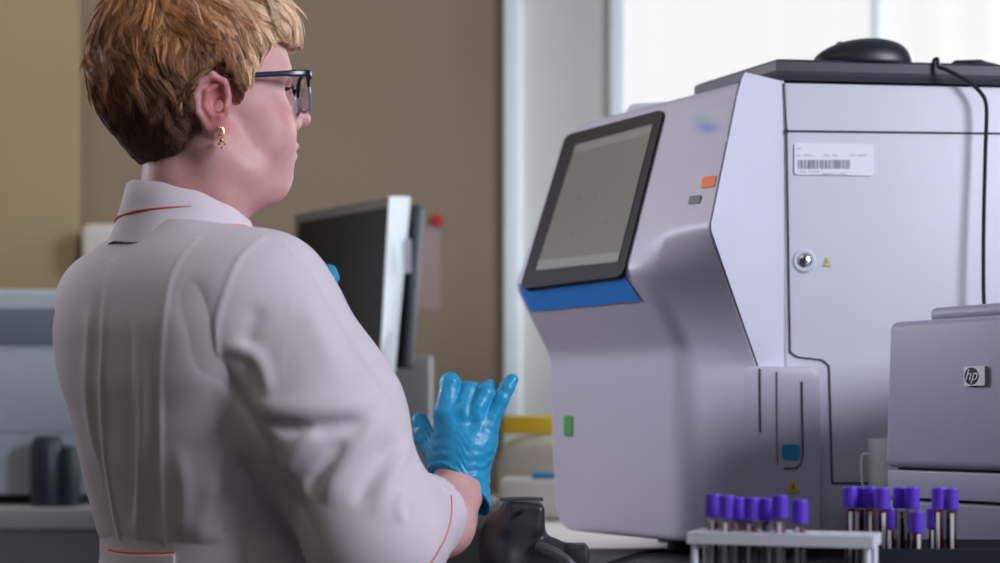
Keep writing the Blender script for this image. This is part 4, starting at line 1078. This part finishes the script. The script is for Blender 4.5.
# ---------------- glasses
gl = empty('glasses', h2w((.09, 0, .03)).tolist(), None, None); gl.parent = wo; gl.location = Vector(h2w((.095, 0, .03)).tolist()) - Vector((BC[0], BC[1], 0))
bpy.context.view_layer.update()
def lens_outline(s, grow=0):
    o = []
    for i in range(36):
        a_ = 2*math.pi*i/36; cx = abs(math.cos(a_))**.75*math.copysign(1, math.cos(a_)); sz = abs(math.sin(a_))**.8*math.copysign(1, math.sin(a_))
        y = .0350 + (.0280+grow)*cx; z = .0170 + (.0205+grow)*sz + .001*cx
        x = .1115 - max(0, y-.02)**2*3.2
        o.append((x, s*y, z))
    return o
fd = MB(); fb = MB(); lz = MB()
for s in (-1, 1):
    o = lens_outline(s); n = len(o)
    up = [hv(*p) for p in o[0:19]]; lo_ = [hv(*p) for p in (o[18:] + o[:1])]
    fd.tube(up, .0024, 8); fb.tube(lo_, .0017, 8)
    cpt = hv(.1095, s*.0345, .0175); vs_ = [lz.bm.verts.new(hv(*p)) for p in o]; cv = lz.bm.verts.new(cpt)
    for i in range(n): lz.bm.faces.new((vs_[i], vs_[(i+1) % n], cv))
fd.tube([hv(.1115, -.008, .024), hv(.114, 0, .026), hv(.1115, .008, .024)], .0022, 8)
gf = fd.build('frame_top', M['navy'], gl, smooth=True, world=True)
fb.build('frame_rim', M['clearblue'], gl, smooth=True); lz.build('lenses', M['lens'], gl, smooth=True)
for s in (-1, 1):
    pts = spline([(.1070, s*.0610, .0290), (.1045, s*.0745, .0300), (.088, s*.0800, .0300), (.05, s*.0810, .0290), (.008, s*.0815, .0275), (-.018, s*.0815, .022), (-.034, s*.080, .010), (-.040, s*.078, -.004)], 5)
    rows = []
    for i, p in enumerate(pts):
        hgt = .0036 if i < 12 else .0028 if i < 24 else .0022
        nx = pts[min(i+1, len(pts)-1)] - pts[max(i-1, 0)]; nx.normalize(); sd_ = Vector((0, 0, 1)).cross(nx).normalized(); upv = nx.cross(sd_)
        rows.append([hv(*(p + sd_*a1_*.0013 + upv*a2_*hgt)) for a1_, a2_ in ((-1, -1), (1, -1), (1, 1), (-1, 1))])
    MB().loft(rows).build('temple', M['navy'], gl, bevel=.0004, seg=2)
er = MB(); e0 = (-.004, -.0885, -.0325)
er.tube([hv(e0[0]+.0032*math.sin(a_), e0[1], e0[2]+.0025+.0045*math.cos(a_)) for a_ in np.linspace(0, 2*math.pi, 17)[:-1]], .0007, 6, closed=True)
for (dx, dz, r_) in ((0, -.007, .0030), (.003, -.0105, .0018), (-.003, -.0105, .0018), (0, -.0145, .0020)):
    er.lathe([(r_*math.sin(a_)+.00001, -r_*math.cos(a_)) for a_ in np.linspace(0, math.pi, 8)], hv(e0[0]+dx, e0[1]-.001, e0[2]+dz), 10)
er.build('earring', M['gold'], wo, smooth=True)

# ---------------- coat
def fold(p, a, b, r, amp):
    """a soft ridge (amp > 0) or valley along segment a-b"""
    a = V3(a); b = V3(b); ba = b-a; h = np.clip(((p-a) @ ba)/float(ba @ ba), 0, 1)
    d2 = ((p - a - h[:, None]*ba)**2).sum(1); return amp*np.exp(-d2/(r*r))*np.minimum(1, 4*h*(1-h)+.25)
CUFD = (WRR-ELR)/np.linalg.norm(WRR-ELR)
CUFP = arr(at(431, 516, 1.880))
def sleeve_r(p, g=0.0):
    d = chain(p, [SHR + V3((-.008, .0, -.002)), SHR*.5+ELR*.5 + V3((.0, .0, .0)), ELR, CUFP + CUFD*.03], [.079+g, .079+g, .064+g, .044+g], .05)
    return d
def sleeve_l(p, g=0.0):
    return chain(p, [SHL, ELL, ELL*.35+WRL*.65], [.068+g, .058+g, .046+g], .03)
def coat_trunk(p):
    b = to_body(p)
    d = torso(b, .004)
    m = np.stack([b[:, 0], np.abs(b[:, 1]), b[:, 2]], 1)
    d = smin(d, ell(m, (.095, .080, 1.115), (.085, .085, .085)), .05)      # bust
    d = smin(d, ell(b, (.07, 0, .93), (.120, .150, .13)), .06)             # belly
    d = smin(d, ell(m, (-.065, .075, 1.20), (.055, .080, .085)), .04)     # shoulder blades
    return d
def coat_base(p):
    d = coat_trunk(p)
    d = smin(d, sleeve_r(p), .022)
    d = smin(d, sleeve_l(p), .03)
    return d
_cache = {}
def H_(px, py, dy=0.0):
    k = (px, py)
    if k not in _cache: _cache[k] = hit(coat_base, px, py, 1.55, 2.2)
    v_ = _cache[k]; return (v_.x, v_.y + dy, v_.z)
# folds of the cloth: (points, radius, amplitude)
FOLDS = [
 ([(246, 400), (270, 408), (310, 409), (350, 405), (392, 398)], .0150, .0100), ([(262, 424), (300, 429), (340, 426), (375, 420)], .0115, -.0085),
 ([(426, 474), (438, 484), (448, 500)], .0070, .0035), ([(404, 488), (400, 505), (404, 528)], .0085, .0045),
 ([(326, 418), (306, 440), (288, 462), (278, 480)], .0120, .0060), ([(348, 436), (332, 456), (318, 478), (306, 496)], .0100, -.0070),
 ([(392, 408), (370, 432), (352, 456), (334, 484), (322, 505)], .0120, .0085),
 ([(398, 436), (382, 458), (368, 482), (352, 510)], .0100, -.0070),
 ([(412, 436), (400, 462), (386, 490), (372, 522)], .0105, .0070), ([(424, 476), (410, 498), (402, 525)], .0110, -.0030),
 ([(216, 350), (224, 372), (236, 395), (254, 425), (270, 452), (282, 480), (304, 512), (325, 550)], .0090, -.0085),
 ([(219, 354), (236, 349), (252, 354), (262, 366), (268, 386), (272, 402)], .0105, .0060),
 ([(98, 275), (90, 340), (90, 420), (110, 505)], .012, .0028), ([(132, 300), (124, 380), (124, 460), (132, 530)], .013, -.0030),
 ([(146, 290), (143, 400), (138, 500), (135, 545)], .010, .0022), ([(188, 270), (200, 330), (214, 384)], .020, -.0040),
 ([(178, 440), (186, 500), (180, 545)], .014, .0035), ([(222, 470), (205, 510), (195, 550)], .018, .0035), ([(245, 450), (238, 500), (225, 550)], .018, -.0035),
 ([(300, 300), (322, 340), (340, 385)], .018, .0030), ([(262, 300), (250, 330), (248, 350)], .014, -.0035), ([(345, 335), (368, 366), (390, 400)], .010, .0025),
]
FS = [(np.array([tuple(x) for x in spline([H_(*q_) for q_ in ptl], 3)], np.float32), r, amp) for ptl, r, amp in FOLDS]
SEAMS = [[(196, 240), (172, 275), (163, 330), (160, 400), (160, 470), (163, 545)], [(112, 262), (104, 320), (101, 380), (103, 440), (113, 510), (120, 545)],
         [(262, 238), (240, 258), (226, 290), (216, 325), (217, 356)], [(286, 246), (318, 285), (345, 330), (372, 372), (392, 402)], [(283, 252), (310, 290), (335, 335)]]
SS = []
for sm_ in SEAMS[:4]:
    P3 = spline([H_(*q_) for q_ in sm_], 3); SS += [(tuple(P3[i]), tuple(P3[i+1])) for i in range(len(P3)-1)]
def coat_detail(p):
    d = np.zeros(len(p), np.float32)
    for L_, r, amp in FS:
        m = ((p > L_.min(0) - 3.2*r) & (p < L_.max(0) + 3.2*r)).all(1)
        if not m.any(): continue
        q_ = p[m]; best = np.full(len(q_), 1e9, np.float32); tt = np.zeros(len(q_), np.float32); n_ = len(L_)-1
        for k in range(n_):
            a2 = L_[k]; ba = L_[k+1]-a2; h = np.clip(((q_-a2) @ ba)/max(float(ba @ ba), 1e-9), 0, 1)
            d2 = ((q_ - a2 - h[:, None]*ba)**2).sum(1); up_ = d2 < best; best = np.where(up_, d2, best); tt = np.where(up_, (k+h)/n_, tt)
        taper = np.clip(np.minimum(tt, 1-tt)*3.2 + .02, 0, 1); taper = taper*taper*(3-2*taper)
        d[m] += amp*taper/(1 + best/(r*r))**2
    return d
def seam_detail(p):
    d = np.zeros(len(p), np.float32)
    for a_, b_ in SS:
        lo_ = np.minimum(a_, b_) - .012; hi_ = np.maximum(a_, b_) + .012
        m = ((p > lo_) & (p < hi_)).all(1)
        if not m.any(): continue
        q_ = p[m]; a2 = V3(a_); ba = V3(b_)-a2; h = np.clip(((q_-a2) @ ba)/max(float(ba @ ba), 1e-9), 0, 1)
        dd = np.sqrt(((q_ - a2 - h[:, None]*ba)**2).sum(1)); e = .0016*np.exp(-(dd/.004)**2)
        d[m] = np.maximum(d[m], e)
    return d
NKC = V3((-.352, 1.890, 0))
def coat_sdf(p):
    d = coat_base(p)
    near = np.abs(d) < .05
    if near.any():
        pn = p[near]; b = to_body(pn)
        dd = coat_detail(pn) + seam_detail(pn)
        dd += .0016*wob(b*V3((1, 1, .35)), 55, 6) + .0012*wob(pn, 30, 1)
        lowarm = np.clip(((pn - ELR) @ CUFD + .10)/.08, 0, 1)*(pn[:, 0] > -.22)
        dd += lowarm*.0008*wob(pn*V3((1, .6, 1.2)), 75, 8)
        # waist belt dips in
        dd -= .006*np.exp(-((pn[:, 2]-.952)/.012)**2)*(pn[:, 0] < -.27)
        d[near] = d[near] - dd
    # openings: cuff, left cuff, neck, hem
    inner = chain(p, [ELR, CUFP + CUFD*.06], [.054, .0405], .01)
    d = smax(d, -smax(inner, -((p - CUFP) @ CUFD) - .05, .004), .003)
    cut = (p - CUFP) @ CUFD; nearw = (np.linalg.norm(p - CUFP, axis=1) < .14)
    d = np.where(nearw, smax(d, cut, .003), d)
    CL = ELL*.35+WRL*.65; dl = (WRL-ELL)/np.linalg.norm(WRL-ELL)
    d = np.where(np.linalg.norm(p-CL, axis=1) < .10, smax(d, (p-CL) @ dl, .003), d)
    d = np.minimum(d, coat_trunk(p) + .0008)
    nk = np.linalg.norm((p - NKC)[:, :2], axis=1) - .060
    d = smax(d, -smax(nk, 1.295 - p[:, 2], .004), .006)
    rn_ = np.linalg.norm((p - NKC)[:, :2], axis=1); d = np.where(rn_ < .125, smax(d, p[:, 2] - (1.318 - .12*np.clip((p[:, 0]-NKC[0]), -.05, .2)), .006), d)
    # legs space below the hem
    d = smax(d, .70 - p[:, 2], .003)
    return d
v, q = sdf_mesh(coat_sdf, (-.66, 1.58, .685), (.06, 2.34, 1.37), .0024)
me = np_mesh('coat', v, q); coat = link('coat', me, M['cloth'], wo, True)
# collar: an upright band, lower towards the throat
def ring_(r, dz, tilt, n=72):
    o = []
    for i in range(n):
        a_ = 2*math.pi*i/n; x = NKC[0] + r*math.cos(a_); y = NKC[1] + r*.98*math.sin(a_)
        fw = r*math.cos(a_-TH); o.append(Vector((x, y, dz - tilt*fw - .10*max(0, fw) + .0008*math.sin(i*.9))))
    return o
rows = [ring_(.0925, 1.283, .12), ring_(.0830, 1.306, .13), ring_(.0765, 1.326, .18), ring_(.0705, 1.3440, .27), ring_(.0690, 1.3455, .27), ring_(.0678, 1.3440, .27), ring_(.0740, 1.325, .18), ring_(.0850, 1.296, .14)]
cl_ = MB().loft(rows + [rows[0]], caps=False).build('collar', M['cloth'], coat, smooth=True)
seg = []
outer = [(.0925, 1.283, .12), (.0830, 1.306, .13), (.0765, 1.326, .18), (.0705, 1.3440, .27)]
for t in np.linspace(0, 1, 26):
    a_ = math.radians(172 + t*(282-172)); z = 1.3185 + .0125*t**.8; best = None
    for v_ in np.linspace(0, 2.999, 300):
        k_ = int(v_); f_ = v_-k_; r_, z0_, tl = [outer[k_][m]*(1-f_) + outer[k_+1][m]*f_ for m in range(3)]
        fw = r_*math.cos(a_-TH); zz = z0_ - tl*fw - .10*max(0, fw)
        if best is None or abs(zz-z) < best[0]: best = (abs(zz-z), r_, zz)
    r_ = best[1] + .0007; seg.append(Vector((NKC[0]+r_*math.cos(a_), NKC[1]+r_*.98*math.sin(a_), best[2])))
MB().tube(seg, [.0012]*20+[.0011, .001, .0008, .0006, .0004, .0002], 6).build('piping', M['piping'], cl_, smooth=True, label='orange red piping')
def on_coat(ptl, n=6, f=coat_sdf, out=.0006):
    P3 = spline([Vector((x, y, 0)) for x, y in ptl], n); o = []
    for p in P3: o.append(hit(f, p.x, p.y, 1.55, 2.25) - Vector((0, out, 0)))
    return o
MB().tube(on_coat([(451, 496), (451.5, 508), (450, 522), (445, 538), (437, 553), (428, 567)]), .0011, 6).build('piping', M['piping'], coat, smooth=True, label='orange red cuff piping')
bp_ = on_coat([(109, 550), (120, 552.5), (135, 553.5), (150, 553.5), (163, 553.5), (175, 552.5)])
MB().tube(bp_, .0018, 6).build('piping', M['piping'], coat, smooth=True, label='orange red belt piping')
rows = []
for p in bp_:
    rows.append([p + Vector((0, -.0035, -.001)), p + Vector((0, -.004, -.036)), p + Vector((0, .010, -.036)), p + Vector((0, .010, -.001))])
MB().loft(rows).build('back_belt', M['cloth'], coat, bevel=.0012)

# ---------------- gloves
GD = arr(at(475, 425, 1.95)) - arr(at(455, 490, 1.95)); GD /= np.linalg.norm(GD)
def glove_r(p):
    d = hand_sdf(p, RHAND, 0.0)
    cf = chain(p, [arr(at(459, 500, 1.950)), arr(at(460, 462, 1.955))], [.0370, .0325], .01)
    d = smin(d, cf, .012)
    # cross wrinkles on the back of the hand and at the wrist
    ax = (p - arr(at(458, 480, 1.95))) @ GD
    sway = .006*np.sin(p[:, 0]*150) + .003*np.sin(p[:, 0]*310+1)
    wr_ = np.exp(-((ax-.018)/.030)**2)
    d = d - wr_*.0011*np.sin((ax+sway)*2*math.pi/.0115)*(.5+.8*wob(p, 120, 2)) - .0003*wob(p, 330, 3) - .0007*wob(p, 130, 5)
    # tendon-like tension folds toward the fingers
    for a_, b_, am in (((466, 425), (482, 400), .0014), ((478, 432), (496, 408), .0014), ((455, 425), (461, 404), -.0012), ((470, 430), (476, 405), -.0016), ((486, 436), (492, 408), -.0018)):
        d = d - fold(p, arr(at(*a_, 1.928)), arr(at(*b_, 1.935)), .006, am*1.6)
    # cut the cuff and hollow it; its edge is slanted: higher at the thumb side
    q0, q1, q2_ = arr(at(418, 466, 1.955)), arr(at(482, 511, 1.955)), arr(at(455, 469, 1.915))
    nn = np.cross(q1-q0, q2_-q0); nn /= np.linalg.norm(nn)
    if nn[2] > 0: nn = -nn
    ed = (p - q0) @ nn
    d = d - .0011*np.exp(-((ed+.0015)/.0016)**2)          # rolled rim
    d = smax(d, ed, .0015)
    inn = chain(p, [arr(at(459, 500, 1.950)), arr(at(460, 484, 1.952))], [.0355, .0300], .01)
    d = smax(d, -inn, .0015)
    return d
v, q = sdf_mesh(glove_r, at(400, 520, 1.88) + Vector((0, -.02, 0)), at(535, 360, 2.05) + Vector((0, .02, 0)), .0013)
link('glove', np_mesh('glove', v, q), M['glove'], wo, True)
def glove_l(p):
    d = hand_sdf(p, LHAND, 0.0); d = smin(d, chain(p, [WRL - (WRL-ELL)*.16, WRL], [.034, .028], .01), .01)
    return d - .0008*wob(p, 200, 3)
v, q = sdf_mesh(glove_l, (-.36, 2.03, 1.12), (-.14, 2.22, 1.34), .0018)
link('glove', np_mesh('glove', v, q), M['glove'], wo, True)
# trousers and shoes
v, q = sdf_mesh(lambda p: smax(smax(legs(p, .012), .10 - p[:, 2], .003), p[:, 2]-.84, .003), (-.62, 1.6, .06), (-.06, 2.25, .86), .008)
link('trousers', np_mesh('trousers', v, q), M['trouser'], wo, True)
def shoes(p):
    b = to_body(p); m = np.stack([b[:, 0], np.abs(b[:, 1]), b[:, 2]], 1)
    return smax(chain(m, [(-.005, .088, .045), (.06, .095, .045), (.155, .107, .034)], [.048, .044, .034], .02), .001-p[:, 2], .004)
v, q = sdf_mesh(shoes, (-.6, 1.65, -.02), (-.05, 2.3, .12), .005)
link('shoes', np_mesh('shoes', v, q), M['shoe'], wo, True)
